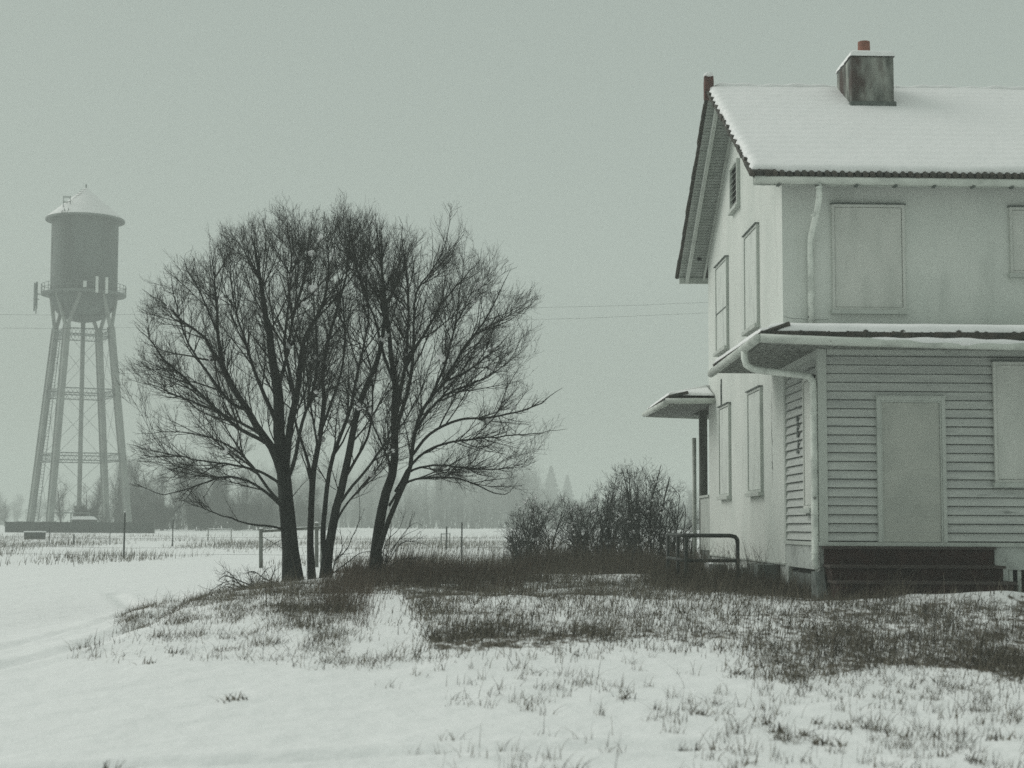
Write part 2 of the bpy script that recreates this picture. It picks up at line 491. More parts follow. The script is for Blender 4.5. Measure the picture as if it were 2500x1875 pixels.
P_CL = [(800, 1440), (880, 1430), (905, 1470), (880, 1530), (830, 1530), (800, 1480)]
def d_cl(px, py, x, y): return .3 * poly_w(px, py, P_CL, 60) ** 2 * (.2 + .8 * clumpy(x, y, .35, 53))
P = scatter(56000, -4.5, -1, 19, 31, d_cl)
t2 = blades('tall_grass', P, rng.gamma(4, .05, len(P)) * (.5 + .8 * vnoise(P[:, 0], P[:, 1], .4, 93)) + .05, rng.uniform(.004, .008, len(P)), M['redgrass'], .40)
tag(t2, 'rust brown grass clump right of the slim trunks', 'grass')

def d_house(px, py, x, y): return poly_w(px, py, P_HOUSE, 60) ** 1.3 * (.25 + .75 * clumpy(x, y, .6, 54))
P = scatter(60000, 2, 9, 21.5, 31, d_house)
t3 = blades('tall_grass', P, rng.gamma(3.5, .048, len(P)) * (.4 + .9 * vnoise(P[:, 0], P[:, 1], .6, 94)) + .05, rng.uniform(.005, .012, len(P)), M['grass'], .32)
tag(t3, 'dark dead grass grown up along the foot of the house', 'grass')

def d_left(px, py, x, y):
    return (1 - .85 * poly_w(px, py, P_GAP, 40)) * poly_w(px, py, P_LEFT, 60) * (.06 + .94 * clumpy(x, y, .35, 57, .42, .66)) * .55
P = scatter(110000, -6.5, 0, 14, 28, d_left)
t4 = blades('dry_grass', P, rng.gamma(2.2, .034, len(P)) * (.4 + vnoise(P[:, 0], P[:, 1], .4, 95)) + .02, rng.uniform(.004, .009, len(P)), M['greygrass'], 1.1)
tag(t4, 'sparse grass tufts on the snow left of the trees', 'grass')

# sparse foreground weeds
def tufts(n, x0, x1, y0, y1, dens, per=9, rad=.05):
    P = scatter(n, x0, x1, y0, y1, dens)
    m = rng.poisson(per, len(P)) + 2
    idx = np.repeat(np.arange(len(P)), m)
    Q_ = P[idx] + np.stack([rng.normal(0, rad, len(idx)), rng.normal(0, rad, len(idx)), 0 * idx], -1)
    return Q_
def d_fore(px, py, x, y):
    a = sstep(760, 1300, px) * sstep(1575, 1640, py)
    b = sstep(1500, 2500, px) * .6 + .35
    return a * b * (.25 + .75 * clumpy(x, y, .8, 61, .45, .62))
P = tufts(2600, -3, 6, 9, 18, d_fore, 9, .05)
t5 = blades('dead_weeds', P, rng.gamma(3.0, .022, len(P)) + .02, rng.uniform(.003, .008, len(P)), M['greygrass'], .85, seg=4)
tag(t5, 'thin dead weeds scattered over the foreground snow', 'weeds')
P = scatter(520, -2, 5.5, 9.3, 16, d_fore)
t6 = blades('weed_stalks', P, rng.uniform(.12, .34, len(P)), rng.uniform(.004, .007, len(P)), M['grass'], .6, seg=5)
tag(t6, 'long bent weed stalks leaning over the foreground snow', 'weeds')

P_BUSH = [(1235, 1392), (1300, 1380), (1660, 1384), (1700, 1402), (1500, 1404), (1300, 1402)]
def d_bush(px, py, x, y): return poly_w(px, py, P_BUSH, 25) * (.4 + .6 * clumpy(x, y, .7, 58))
P = scatter(60000, -1, 6, 32, 42, d_bush)
tb = blades('tall_grass', P, rng.gamma(4, .07, len(P)) * (.5 + .8 * vnoise(P[:, 0], P[:, 1], .7, 96)) + .05, rng.uniform(.006, .013, len(P)), M['grass'], .28)
tag(tb, 'dark dead grass grown up round the foot of the bushes', 'grass')

def d_stem(px, py, x, y):
    return poly_w(px, py, P_FIELD, 60) * (.15 + .85 * clumpy(x, y, 1.1, 73, .45, .65))
P = scatter(5200, -7, 10, 14, 31, d_stem)
ts = blades('tall_weeds', P, rng.gamma(5, .055, len(P)) + .08, rng.uniform(.006, .011, len(P)), M['grass'], .45, seg=5)
tag(ts, 'taller dead weed stems standing above the matted grass before the house', 'weeds')
def d_leaf(px, py, x, y):
    return (px > 250) * (px < 2560) * (py > 1480) * (.25 + .75 * sstep(1000, 1700, px)) * clumpy(x, y, 1.3, 75, .45, .62)
P = tufts(520, -6, 7, 9, 22, d_leaf, 12, .045)
tl = blades('withered_leaves', P, rng.uniform(.03, .10, len(P)), rng.uniform(.008, .022, len(P)), M['greygrass'], 1.3, seg=3)
tag(tl, 'small dark clumps of withered leaves lying on the foreground snow', 'leaves')

# rough grass strips of the far field
def d_far(px, py, x, y):
    band = np.exp(-((py - (1358 + .012 * px)) / 8) ** 2) + .55 * np.exp(-((py - 1334) / 9) ** 2) + .25
    return np.clip(band, 0, 1) * (px > -60) * (px < 1700) * clumpy(x, y, 6, 63, .40, .62) * (py > 1300) * (py < 1385)
P = scatter(90000, -50, 18, 52, 150, d_far)
t7 = blades('field_grass', P, rng.gamma(4, .055, len(P)) + .05, rng.uniform(.012, .03, len(P)), M['greygrass'], .35)
tag(t7, 'rough dead grass in strips across the far snow field', 'grass')
def d_far2(px, py, x, y): return ((px > 960) & (px < 1300)) * (.2 + .8 * clumpy(x, y, 2, 66))
P = scatter(16000, -5, 5, 38, 70, d_far2)
t8 = blades('field_grass', P, rng.gamma(5, .08, len(P)) + .1, rng.uniform(.008, .016, len(P)), M['grass'], .15)
tag(t8, 'tall thin reeds of grass beyond the brown band by the bush', 'grass')

# ------------------------------------------------------------------ branches
def tubes_np(P, Rr, n):
    """P (N,K,3), Rr (N,K) -> verts, quads of N open tubes with n sides"""
    N_, K = P.shape[:2]
    T = np.gradient(P, axis=1)
    T /= np.linalg.norm(T, axis=2, keepdims=True) + 1e-9
    ref = np.where(np.abs(T[:, :1, 1:2]) > .9, np.array([1., 0, 0]), np.array([0., 1, 0]))
    A = np.cross(T, np.broadcast_to(ref, T.shape)); A /= np.linalg.norm(A, axis=2, keepdims=True) + 1e-9
    B = np.cross(A, T)
    th = 2 * math.pi * np.arange(n) / n
    V = P[:, :, None] + Rr[:, :, None, None] * (A[:, :, None] * np.cos(th)[None, None, :, None] + B[:, :, None] * np.sin(th)[None, None, :, None])
    I = np.arange(N_ * K * n).reshape(N_, K, n)
    I2 = np.roll(I, -1, axis=2)
    Q = np.stack([I[:, :-1], I2[:, :-1], I2[:, 1:], I[:, 1:]], -1).reshape(-1, 4)
    return V.reshape(-1, 3), Q

def merge(parts):
    Vs, Qs, off = [], [], 0
    for V, Q in parts:
        Vs.append(V); Qs.append(Q + off); off += len(V)
    return np.concatenate(Vs), np.concatenate(Qs)

def resample(pts, rad, K):
    pts = np.asarray(pts, float); rad = np.asarray(rad, float)
    # Catmull-Rom smoothing
    P = np.vstack([2 * pts[0] - pts[1], pts, 2 * pts[-1] - pts[-2]])
    out, ro = [], []
    for i in range(1, len(P) - 2):
        for t in np.linspace(0, 1, 8, endpoint=False):
            a, b, c, d = P[i - 1], P[i], P[i + 1], P[i + 2]
            out.append(.5 * ((2 * b) + (-a + c) * t + (2 * a - 5 * b + 4 * c - d) * t * t + (-a + 3 * b - 3 * c + d) * t ** 3))
            ro.append(rad[i - 1] * (1 - t) + rad[i] * t)
    out.append(pts[-1]); ro.append(rad[-1])
    out = np.array(out); ro = np.array(ro)
    s = np.r_[0, np.cumsum(np.linalg.norm(np.diff(out, axis=0), axis=1))]
    u = np.linspace(0, s[-1], K)
    return np.stack([np.interp(u, s, out[:, i]) for i in range(3)], -1), np.interp(u, s, ro)

def inside_poly(x, z, poly):
    c = np.zeros(x.shape, bool); n = len(poly)
    for i in range(n):
        x0, z0 = poly[i]; x1, z1 = poly[(i + 1) % n]
        c ^= ((z0 > z) != (z1 > z)) & (x < (x1 - x0) * (z - z0) / ((z1 - z0) if z1 != z0 else 1e-9) + x0)
    return c

def grow(P, Rr, K2, dens, t0, ang, length, curl, env=None, rscale=.006, noise=.12, tip=.0016, fall=.45, rmax=.7, flat=1.0, drop=.15, tpow=1.0, minlen=.03):
    N_, K = P.shape[:2]
    seg = np.linalg.norm(np.diff(P, axis=1), axis=2); Lp = seg.sum(1)
    m = rng.poisson(Lp * (1 - t0) * dens)
    idx = np.repeat(np.arange(N_), m)
    if len(idx) == 0: return np.zeros((0, K2, 3)), np.zeros((0, K2))
    t = t0 + (1 - t0) * rng.uniform(0, 1, len(idx)) ** tpow
    f = t * (K - 1); i0 = np.clip(f.astype(int), 0, K - 2); fr = (f - i0)[:, None]
    p = P[idx, i0] * (1 - fr) + P[idx, i0 + 1] * fr
    T = P[idx, i0 + 1] - P[idx, i0]; T /= np.linalg.norm(T, axis=1, keepdims=True) + 1e-9
    rp = Rr[idx, i0] * (1 - fr[:, 0]) + Rr[idx, i0 + 1] * fr[:, 0]
    v = rng.normal(0, 1, (len(idx), 3)); v[:, 1] *= flat
    v -= T * (v * T).sum(1, keepdims=True); v /= np.linalg.norm(v, axis=1, keepdims=True) + 1e-9
    a = np.radians(rng.uniform(*ang, len(idx)))[:, None]
    d = T * np.cos(a) + v * np.sin(a)
    L = length * (1 - fall * t) * rng.uniform(.45, 1.3, len(idx))
    L = np.minimum(L, Lp[idx] * .9)
    step = (L / (K2 - 1))[:, None]
    pts = [p]; cur = p
    for k in range(K2 - 1):
        d = d + np.array([0, 0, curl / (K2 - 1)]) + rng.normal(0, noise, d.shape) / math.sqrt(K2)
        d /= np.linalg.norm(d, axis=1, keepdims=True)
        cur = cur + d * step; pts.append(cur)
    P2 = np.stack(pts, 1)
    if env is not None:
        out = ~env(P2)
        first = np.where(out.any(1), out.argmax(1), K2 - 1)
        fr = first / (K2 - 1) * rng.uniform(.75, 1, len(first))
        fr = np.where(out.any(1), fr, 1.0)
        keep = (fr > drop) & (L * fr > minlen)
        P2, fr, L, rp = P2[keep], fr[keep], L[keep] * fr[keep], rp[keep]
        u = fr[:, None] * np.linspace(0, 1, K2)[None] * (K2 - 1)
        j = np.clip(u.astype(int), 0, K2 - 2); g = (u - j)[..., None]
        ar = np.arange(len(P2))[:, None]
        P2 = P2[ar, j] * (1 - g) + P2[ar, j + 1] * g
    r0 = np.minimum(rp * rmax, tip + rscale * L)
    R2 = r0[:, None] * (1 - .75 * np.linspace(0, 1, K2)[None]) 
    R2 = np.maximum(R2, tip * .8)
    return P2, R2

# ---- the four bare trees
TD = 29.0
ENV = [(285, 900), (310, 820), (335, 750), (355, 680), (420, 615), (500, 578), (600, 550), (670, 535), (695, 500), (745, 530), (800, 525), (850, 500), (910, 500), (960, 512), (1020, 515), (1085, 488), (1130, 520), (1145, 585), (1190, 618), (1260, 640), (1300, 725), (1290, 800), (1305, 845), (1290, 930), (1375, 945), (1375, 1000), (1310, 1035), (1385, 1040), (1300, 1110), (1270, 1190), (1215, 1215), (1100, 1205), (1000, 1200), (900, 1240), (840, 1310), (760, 1330), (700, 1310), (600, 1295), (500, 1270), (420, 1235), (305, 1205), (290, 1150), (330, 1080), (285, 980)]
ENVW = [(at(x, y, TD)[0], at(x, y, TD)[2]) for x, y in ENV]
def env_tree(P):
    cx, cz = -4.0, 4.2
    k = TD / P[..., 1]
    X = P[..., 0] * k - cx; Zz = (P[..., 2] - CAMZ) * k + CAMZ - cz
    a = np.arctan2(Zz, X)
    sc = .99 - .24 * (vnoise(a * 9 + 40, P[..., 1] * 1.5 + 40, 1.0, 5) - .25) - .12 * (vnoise(a * 30 + 90, P[..., 1] * 4 + 40, 1.0, 6) - .5)
    return inside_poly(X / sc + cx, Zz / sc + cz, ENVW) & (np.abs(P[..., 1] - TD) < 3.2)

def make_tree(name, label, limbs, group, base_idx, snow_n=14, seedd=1, dens=1.0):
    """limbs: list of (pixel path, r0, r1, depth drift)"""
    base = at(*limbs[0][0][0], TD)
    zg = gz(base[0], TD)
    root = empty(name, (base[0], TD, zg))
    off = np.array([base[0], TD, zg])
    tr, P0, R0 = [], [], []
    for li, (path, r0, r1, drift, dstart) in enumerate(limbs):
        n = len(path)
        pts = []
        for i, (x, y) in enumerate(path):
            t = i / (n - 1)
            pts.append(at(x, y, TD + dstart + drift * t ** 1.2))
        pts = np.array(pts)
        if li == 0: pts[0][2] = min(pts[0][2], zg - .05)
        r0 = r0 * (.90 if li == 0 else .74)
        rr = (r0 - .003) * (1 - np.linspace(0, 1, n)) ** (.75 if li == 0 else .9) + .003
        q, r_ = resample(pts, rr, 22)
        q += rng.normal(0, .012, q.shape) * np.linspace(0, 1, 22)[:, None]
        P0.append(q); R0.append(r_)
    P0 = np.array(P0); R0 = np.array(R0)
    # flare at the root of the main trunk
    for i in base_idx:
        R0[i, 0] *= 1.32; R0[i, 1] *= 1.15
    V, Q = tubes_np(P0, R0, 9)
    nv = fbm(V[:, 0] * 3 + V[:, 1] * 2, V[:, 2] * 1.2, .5, 77, 3) - .5
    trunk = np_mesh('trunk', V - off, Q, M['bark'], root, smooth=True)
    # branches
    cP, cR = [], []
    w_ = np.array([1.0] * len(limbs))
    a1, r1_ = grow(P0, R0, 10, 4.2 * dens, .20, (18, 42), 1.6, .35, env_tree, .0095, .20, .004, .35, flat=.9)
    a2, r2_ = grow(np.concatenate([P0[:, 8:], ]), R0[:, 8:], 7, 7.0 * dens, .0, (25, 55), .8, .35, env_tree, .008, .22, .003, .3)
    b1, rb1 = grow(a1, r1_, 6, 7.5 * dens, .10, (22, 48), .80, .40, env_tree, .007, .26, .0026, .4)
    c1, rc1 = grow(b1, rb1, 4, 12.0 * dens, .10, (22, 50), .36, .45, None, .005, .28, .0022, .3)
    c2, rc2 = grow(a2, r2_, 4, 7.0 * dens, .10, (22, 50), .36, .45, None, .005, .28, .0022, .3)
    d1, rd1 = grow(c1, rc1, 3, 9.5 * dens, .15, (25, 50), .18, .5, None, .004, .3, .0019, .3)
    parts = [tubes_np(a1, r1_, 5), tubes_np(a2, r2_, 4), tubes_np(b1, rb1, 4), tubes_np(c1, rc1, 3), tubes_np(c2, rc2, 3), tubes_np(d1, rd1, 3)]
    V, Q = merge(parts)
    np_mesh('crown', V - off, Q, M['twig'], root)
    print(name, 'branches', len(a1), len(a2), len(b1), len(c1), len(c2), len(d1), 'faces', len(Q))
    sn = MB()
    if snow_n and len(b1):
        pick = rng.integers(0, len(a1), snow_n)
        for i in pick:
            k = rng.integers(0, 5); c = a1[i, k] - off
            for j in range(rng.integers(1, 4)):
                sn.sphere(c + np.array([rng.normal(0, .03), rng.normal(0, .03), .02 + .02 * j]), rng.uniform(.022, .06), 7, 5, rng.uniform(.7, 1.3), .25)
        tag(sn.build('snow', M['snow'], root, smooth=True), kind='stuff')
    tag(root, label, 'tree', group)
    return root

GT = 'bare trees standing together by the house'
A = [
 ([(716, 1428), (709, 1340), (702, 1260), (695, 1180), (688, 1110), (681, 1047), (678, 948), (665, 881), (655, 810), (645, 749), (632, 649), (612, 575)], .185, .012, .3, 0),
 ([(700, 1250), (686, 1150), (662, 1090), (631, 1047), (608, 1007), (572, 951), (545, 898), (538, 860), (532, 815), (527, 745), (521, 680), (515, 600)], .12, .010, -.9, 0),
 ([(572, 951), (545, 895), (520, 862), (499, 825), (449, 785), (400, 740), (345, 705)], .060, .008, 1.2, -.5),
 ([(681, 1047), (662, 1000), (645, 964), (618, 898), (598, 832), (578, 765), (566, 700), (562, 600)], .065, .009, 1.6, 0),
 ([(700, 1205), (682, 1180), (635, 1152), (581, 1137), (490, 1124), (400, 1105), (310, 1085)], .045, .007, -1.2, 0),
 ([(703, 1270), (686, 1235), (640, 1195), (600, 1172), (540, 1165), (470, 1190), (400, 1205), (315, 1180)], .045, .007, -1.9, 0),
 ([(695, 1130), (660, 1083), (620, 1050), (572, 1025), (508, 995), (440, 968), (383, 945), (310, 925)], .052, .007, 1.0, 0),
 ([(690, 1110), (640, 1075), (575, 1040), (515, 987), (449, 921), (399, 875), (366, 832), (325, 790)], .058, .007, -1.6, 0),
 ([(705, 1310), (682, 1289), (617, 1280), (563, 1266), (508, 1246), (436, 1217)], .035, .006, -.8, 0),
 ([(694, 1170), (708, 1047), (724, 964), (734, 898), (742, 832), (778, 765), (794, 715), (803, 633), (797, 550)], .10, .009, -.8, .1),
 ([(720, 975), (705, 900), (695, 838), (706, 732), (711, 633), (704, 566), (698, 520)], .05, .007, .7, .1),
 ([(679, 948), (700, 870), (715, 780), (740, 690), (752, 610), (758, 545)], .05, .007, 1.8, 0),
 ([(600, 1000), (560, 980), (500, 900), (455, 830), (430, 740), (415, 650)], .045, .006, -2.2, 0),
 ([(532, 815), (500, 740), (470, 680), (440, 620)], .03, .006, -1.0, -.5),
 ([(700, 1240), (660, 1200), (600, 1120), (530, 1075), (440, 1055), (330, 1060)], .045, .006, 1.8, 0),
 ([(696, 1190), (720, 1120), (735, 1040), (762, 960), (775, 880), (770, 790), (765, 700), (775, 600)], .055, .007, -2.0, 0),
]
make_tree('bare_tree', 'largest bare tree with the thick leaning trunk and limbs spreading left', A, GT, [0], 26)
B = [
 ([(762, 1424), (758, 1340), (758, 1289), (762, 1181), (769, 1127), (783, 1054), (792, 990), (787, 931), (794, 865), (807, 798), (830, 732), (846, 666), (855, 570), (858, 510)], .075, .008, 1.0, .3),
 ([(760, 1200), (756, 1145), (740, 1090), (722, 1036), (712, 960), (690, 880), (668, 790), (655, 690), (650, 590)], .045, .006, 1.4, .3),
 ([(783, 1054), (810, 980), (835, 900), (842, 820), (835, 730), (820, 640), (818, 540)], .04, .006, -1.3, .4),
 ([(762, 1181), (775, 1100), (760, 1000), (748, 900), (730, 800), (725, 700)], .035, .006, -1.6, .3),
]
make_tree('bare_tree', 'slimmest bare tree with one straight upright trunk in the middle of the clump', B, GT, [0], 14, dens=.8)
Cc = [
 ([(794, 1412), (799, 1360), (806, 1322), (820, 1246), (838, 1174), (856, 1090), (872, 1010), (893, 944), (922, 878), (938, 800), (936, 700), (925, 600), (914, 520)], .105, .009, .5, -.2),
 ([(795, 1370), (788, 1310), (796, 1217), (805, 1145), (828, 1072), (852, 1010), (868, 930), (884, 860), (900, 778), (896, 679), (900, 596), (912, 515)], .07, .007, 1.6, -.2),
 ([(820, 1246), (850, 1200), (900, 1140), (935, 1090), (985, 1030), (1025, 960), (1050, 890), (1075, 800)], .04, .006, -1.6, -.1),
 ([(838, 1174), (870, 1120), (900, 1060), (910, 980), (905, 900), (880, 800), (870, 700), (868, 590)], .04, .006, 2.2, 0),
 ([(812, 1290), (840, 1240), (880, 1190), (930, 1130), (960, 1050), (1000, 980)], .03, .005, 1.0, -.2),
]
make_tree('bare_tree', 'bare tree with twin trunks forking from the base left of the footworn gap', Cc, GT, [0], 16, dens=.8)
D = [
 ([(914, 1418), (919, 1350), (922, 1307), (939, 1217), (957, 1163), (964, 1108), (963, 1010), (964, 928), (953, 861), (946, 778), (935, 662), (930, 535)], .125, .009, .6, .2),
 ([(926, 1340), (937, 1305), (953, 1260), (979, 1199), (1000, 1150), (1008, 1080), (1025, 1015), (1049, 977), (1082, 934), (1122, 868), (1158, 818), (1198, 755), (1225, 705), (1248, 655)], .075, .009, -1.0, .1),
 ([(964, 1030), (973, 977), (989, 894), (996, 811), (996, 712), (985, 612), (976, 530)], .06, .007, 1.2, .2),
 ([(966, 1050), (985, 990), (999, 944), (1008, 870), (1010, 811), (1015, 719), (1049, 666), (1085, 603), (1099, 520)], .055, .008, -1.3, .2),
 ([(989, 900), (1015, 850), (1049, 795), (1085, 732), (1132, 679), (1178, 630)], .045, .007, .8, -.3),
 ([(1100, 905), (1148, 828), (1190, 800), (1231, 778), (1294, 735)], .035, .006, 1.0, -.4),
 ([(1010, 1060), (1049, 1000), (1099, 958), (1165, 932), (1215, 905), (1291, 845)], .042, .006, -.8, .4),
 ([(975, 1190), (1000, 1140), (1054, 1094), (1145, 1072), (1235, 1065), (1307, 1058), (1385, 1045)], .042, .006, .8, .3),
 ([(965, 1200), (1000, 1152), (1072, 1135), (1163, 1146), (1235, 1142), (1295, 1130)], .036, .006, -1.6, .2),
 ([(950, 1235), (990, 1180), (1054, 1166), (1127, 1170), (1199, 1200), (1235, 1206), (1262, 1180)], .036, .006, 1.6, .2),
 ([(1008, 1110), (1049, 1060), (1120, 1025), (1190, 1020), (1248, 1008), (1314, 990), (1341, 967), (1372, 950)], .040, .006, -1.8, .2),
 ([(964, 940), (935, 860), (915, 780), (880, 690), (860, 600), (852, 520)], .045, .007, 1.8, .2),
 ([(1049, 977), (1090, 880), (1110, 800), (1140, 740), (1170, 680)], .035, .006, -2.0, 0),
 ([(960, 1150), (930, 1080), (900, 1010), (870, 950), (850, 880)], .03, .005, -1.8, .2),
 ([(1082, 934), (1150, 900), (1210, 850), (1255, 800)], .03, .005, 2.0, -.2),
]
make_tree('bare_tree', 'right hand bare tree whose forked trunk leans and spreads towards the house', D, GT, [0], 24)

# low shoots and saplings round the trunks
def shoots(name, label, paths, D_, cat, group=None, r=.012, matn='twig', dens=6, length=.35, snow=0, curl=.3):
    b = at(*paths[0][0], D_); zg = gz(b[0], D_)
    root = empty(name, (b[0], D_, zg)); off = np.array([b[0], D_, zg])
    P0, R0 = [], []
    for i, p in enumerate(paths):
        dr = rng.uniform(-.5, .5)
        pts = np.array([at(x, y, D_ + dr * k / (len(p) - 1)) for k, (x, y) in enumerate(p)])
        q, r_ = resample(pts, np.linspace(r, r * .3, len(p)), 12); P0.append(q); R0.append(r_)
    P0 = np.array(P0); R0 = np.array(R0)
    V, Q = tubes_np(P0, R0, 6)
    np_mesh('stem', V - off, Q, M[matn], root, smooth=True)
    a, ra = grow(P0, R0, 6, dens, .1, (25, 60), length, curl, None, .008, .25, .003)
    b_, rb = grow(a, ra, 4, dens * 1.3, .15, (25, 55), length * .5, curl, None, .006, .25, .0022)
    V, Q = merge([tubes_np(a, ra, 4), tubes_np(b_, rb, 3)])
    np_mesh('crown', V - off, Q, M[matn], root)
    if snow:
        s = MB()
        for i in rng.integers(0, len(a), snow):
            s.sphere(a[i, 3] - off, rng.uniform(.012, .03), 6, 4, 1, .1)
        tag(s.build('snow', M['snow'], root, smooth=True), kind='stuff')
    tag(root, label, cat, group)
    return root
shoots('sapling', 'crooked leafless sapling leaning right from between the trunks',
       [[(810, 1412), (818, 1370), (845, 1345), (860, 1310), (878, 1265), (875, 1180)], [(818, 1370), (835, 1340), (830, 1290)], [(812, 1400), (850, 1372), (880, 1350), (920, 1345)], [(805, 1412), (806, 1350), (800, 1290)]], 28.6, 'sapling')
shoots('shrub', 'low leafless shrub of arching shoots right of the forked trunk',
       [[(935, 1405), (950, 1350), (985, 1310), (1025, 1290)], [(930, 1405), (960, 1340), (1000, 1285), (1020, 1275)], [(935, 1400), (970, 1370), (1020, 1360), (1055, 1362)], [(930, 1405), (950, 1330), (955, 1270), (950, 1235)], [(932, 1405), (975, 1330), (1010, 1322), (1040, 1330)], [(932, 1405), (940, 1330), (975, 1290), (985, 1260)]], 29.6, 'shrub', r=.010, dens=7, length=.45)
# fallen branches
P_F = [[(695, 1428), (620, 1440), (560, 1452), (520, 1464), (474, 1474)], [(700, 1425), (640, 1432), (570, 1438), (500, 1456)], [(660, 1440), (600, 1432), (560, 1418), (512, 1443)], [(640, 1440), (590, 1420), (550, 1405), (532, 1420)], [(650, 1438), (668, 1400), (672, 1383)],
       [(640, 1442), (600, 1440), (560, 1425), (535, 1440)], [(690, 1430), (650, 1415), (620, 1395), (600, 1400)], [(600, 1445), (580, 1420), (556, 1396), (540, 1405)], [(620, 1440), (635, 1410), (655, 1385)], [(580, 1450), (560, 1432), (545, 1436)], [(700, 1432), (655, 1425), (625, 1428), (590, 1445)]]
shoots('fallen_branch', 'fallen branch with tangled twigs lying in the snow left of the thick trunk', P_F, 27.6, 'branch', r=.013, dens=10, length=.4)

# ---- the snow-flecked bush
def bush(name, label, polys, D_, nstem, base_px, spread, snow_n, group=None, mname='shrub', dens=1.0, dep=1.6, leader=None):
    env_w = [(at(x, y, D_)[0], at(x, y, D_)[2]) for x, y in polys]
    c = at((base_px[0] + base_px[1]) / 2, 1385, D_); zg = gz(c[0], D_)
    root = empty(name, (c[0], D_, zg)); off = np.array([c[0], D_, zg])
    def env(P):
        k = D_ / P[..., 1]; X = P[..., 0] * k - c[0]; Z_ = (P[..., 2] - CAMZ) * k + CAMZ - zg
        a = np.arctan2(Z_, X); sc_ = 1.06 - .26 * (vnoise(a * 7 + 40, P[..., 1] * 2 + 9, 1, 4) - .3) - .12 * (vnoise(a * 26 + 40, P[..., 1] * 5 + 9, 1, 8) - .5)
        return inside_poly(X / sc_ + c[0], Z_ / sc_ + zg, env_w) & (np.abs(P[..., 1] - D_) < dep + .3)
    x0 = at(base_px[0], 1385, D_)[0]; x1 = at(base_px[1], 1385, D_)[0]
    zt = max(z for x, z in env_w)
    P0, R0 = [], []
    for i in range(nstem):
        bx = rng.uniform(x0, x1); by = D_ + rng.uniform(-dep, dep) * .7
        tx = bx + (bx - c[0]) * .25 + rng.normal(0, spread * 1.8); ty = by + rng.normal(0, .3)
        tz = zg + (zt - zg) * rng.uniform(.55, 1.05)
        pts = np.array([[bx, by, gz(bx, by) - .05], [bx * .6 + tx * .4 + rng.normal(0, .08), by * .6 + ty * .4, zg + (tz - zg) * .4], [bx * .25 + tx * .75 + rng.normal(0, .08), ty, zg + (tz - zg) * .75], [tx, ty, tz]])
        q, r_ = resample(pts, [.020, .014, .008, .004], 16)
        o = ~env(q[None])[0]; o[:4] = False
        k = o.argmax() if o.any() else 16
        if k < 7: continue
        q, r_ = resample(q[:k], r_[:k], 16)
        P0.append(q); R0.append(r_)
    if leader:
        for path, ra_ in leader:
            pts = np.array([at(x, y, D_ + rng.uniform(-.3, .3)) for x, y in path])
            q, r_ = resample(pts, np.linspace(ra_, ra_ * .25, len(path)), 16); P0.append(q); R0.append(r_)
    P0 = np.array(P0); R0 = np.array(R0)
    a, ra = grow(P0, R0, 6, 7.5 * dens, .06, (25, 65), .85, .40, env, .007, .28, .003, .3)
    b, rb = grow(a, ra, 5, 10 * dens, .1, (25, 60), .36, .4, None, .007, .30, .003, .3)
    c_, rc = grow(b, rb, 3, 12 * dens, .1, (30, 60), .15, .4, None, .006, .3, .0028, .3)
    V, Q = tubes_np(P0, R0, 6)
    np_mesh('stem', V - off, Q, M[mname], root, smooth=True)
    V, Q = merge([tubes_np(a, ra, 4), tubes_np(b, rb, 3), tubes_np(c_, rc, 3)])
    np_mesh('crown', V - off, Q, M[mname], root)
    print(name, 'faces', len(Q))
    if snow_n:
        s = MB()
        for i in rng.integers(0, len(b), snow_n):
            q = b[i, rng.integers(1, 5)] - off
            if q[2] > 2.2: continue
            for j in range(rng.integers(1, 4)):
                s.sphere(q + rng.normal(0, .025, 3), rng.uniform(.008, .030), 6, 4, 1, .15)
        tag(s.build('snow', M['snow'], root, smooth=True), kind='stuff')
    tag(root, label, 'bush', group)
    return root
BD = 38.0
bush('leafless_bush', 'rounded leafless bush flecked with snow at the left end of the thicket',
     [(1240, 1400), (1238, 1310), (1262, 1265), (1300, 1225), (1345, 1205), (1400, 1212), (1440, 1205), (1480, 1225), (1500, 1270), (1500, 1400)], BD, 50, (1250, 1500), .24, 230, dens=.85)
bush('leafless_bush', 'tall leafless bush with snow tufts beside the back porch post',
     [(1462, 1400), (1465, 1250), (1455, 1215), (1490, 1165), (1500, 1140), (1545, 1138), (1570, 1150), (1590, 1135), (1620, 1155), (1640, 1160), (1660, 1200), (1672, 1235), (1664, 1280), (1700, 1265), (1705, 1400)], BD + .3, 50, (1470, 1695), .25, 230, dens=.85,
     leader=[([(1590, 1390), (1588, 1290), (1590, 1225), (1606, 1165), (1614, 1135)], .03), ([(1545, 1390), (1540, 1280), (1532, 1200), (1520, 1150)], .03), ([(1615, 1390), (1612, 1280), (1626, 1200), (1635, 1165)], .03)])

bush('leafless_bush', 'low leafless bush filling the gap between the rounded bush and the tall bush',
     [(1380, 1400), (1375, 1290), (1400, 1240), (1440, 1225), (1490, 1232), (1530, 1250), (1560, 1290), (1565, 1400)], BD - .8, 26, (1390, 1560), .22, 60, dens=.8)

# ------------------------------------------------------------------ the house
TH = math.atan(81.3 / F)
def hworld(a, b): return (a * math.cos(TH) - b * math.sin(TH), a * math.sin(TH) + b * math.cos(TH))
HA, HB, HZ = 5.081, 25.99, .6
hx, hy = hworld(HA, HB)
house = empty('house', (hx, hy, HZ), TH)
tag(house, 'white two-storey stucco house with boarded windows, snowy tile roof and sided porch', 'house')
U1 = 11.0; VB = 8.51; OV = .594; EO = .57
EZ = 6.77; SL = .566; VR = VB / 2; DROP = .16
def rz(v): return EZ + (min(v, VB - v) + EO) * SL        # underside of the roof at depth v
zt = rz(0)
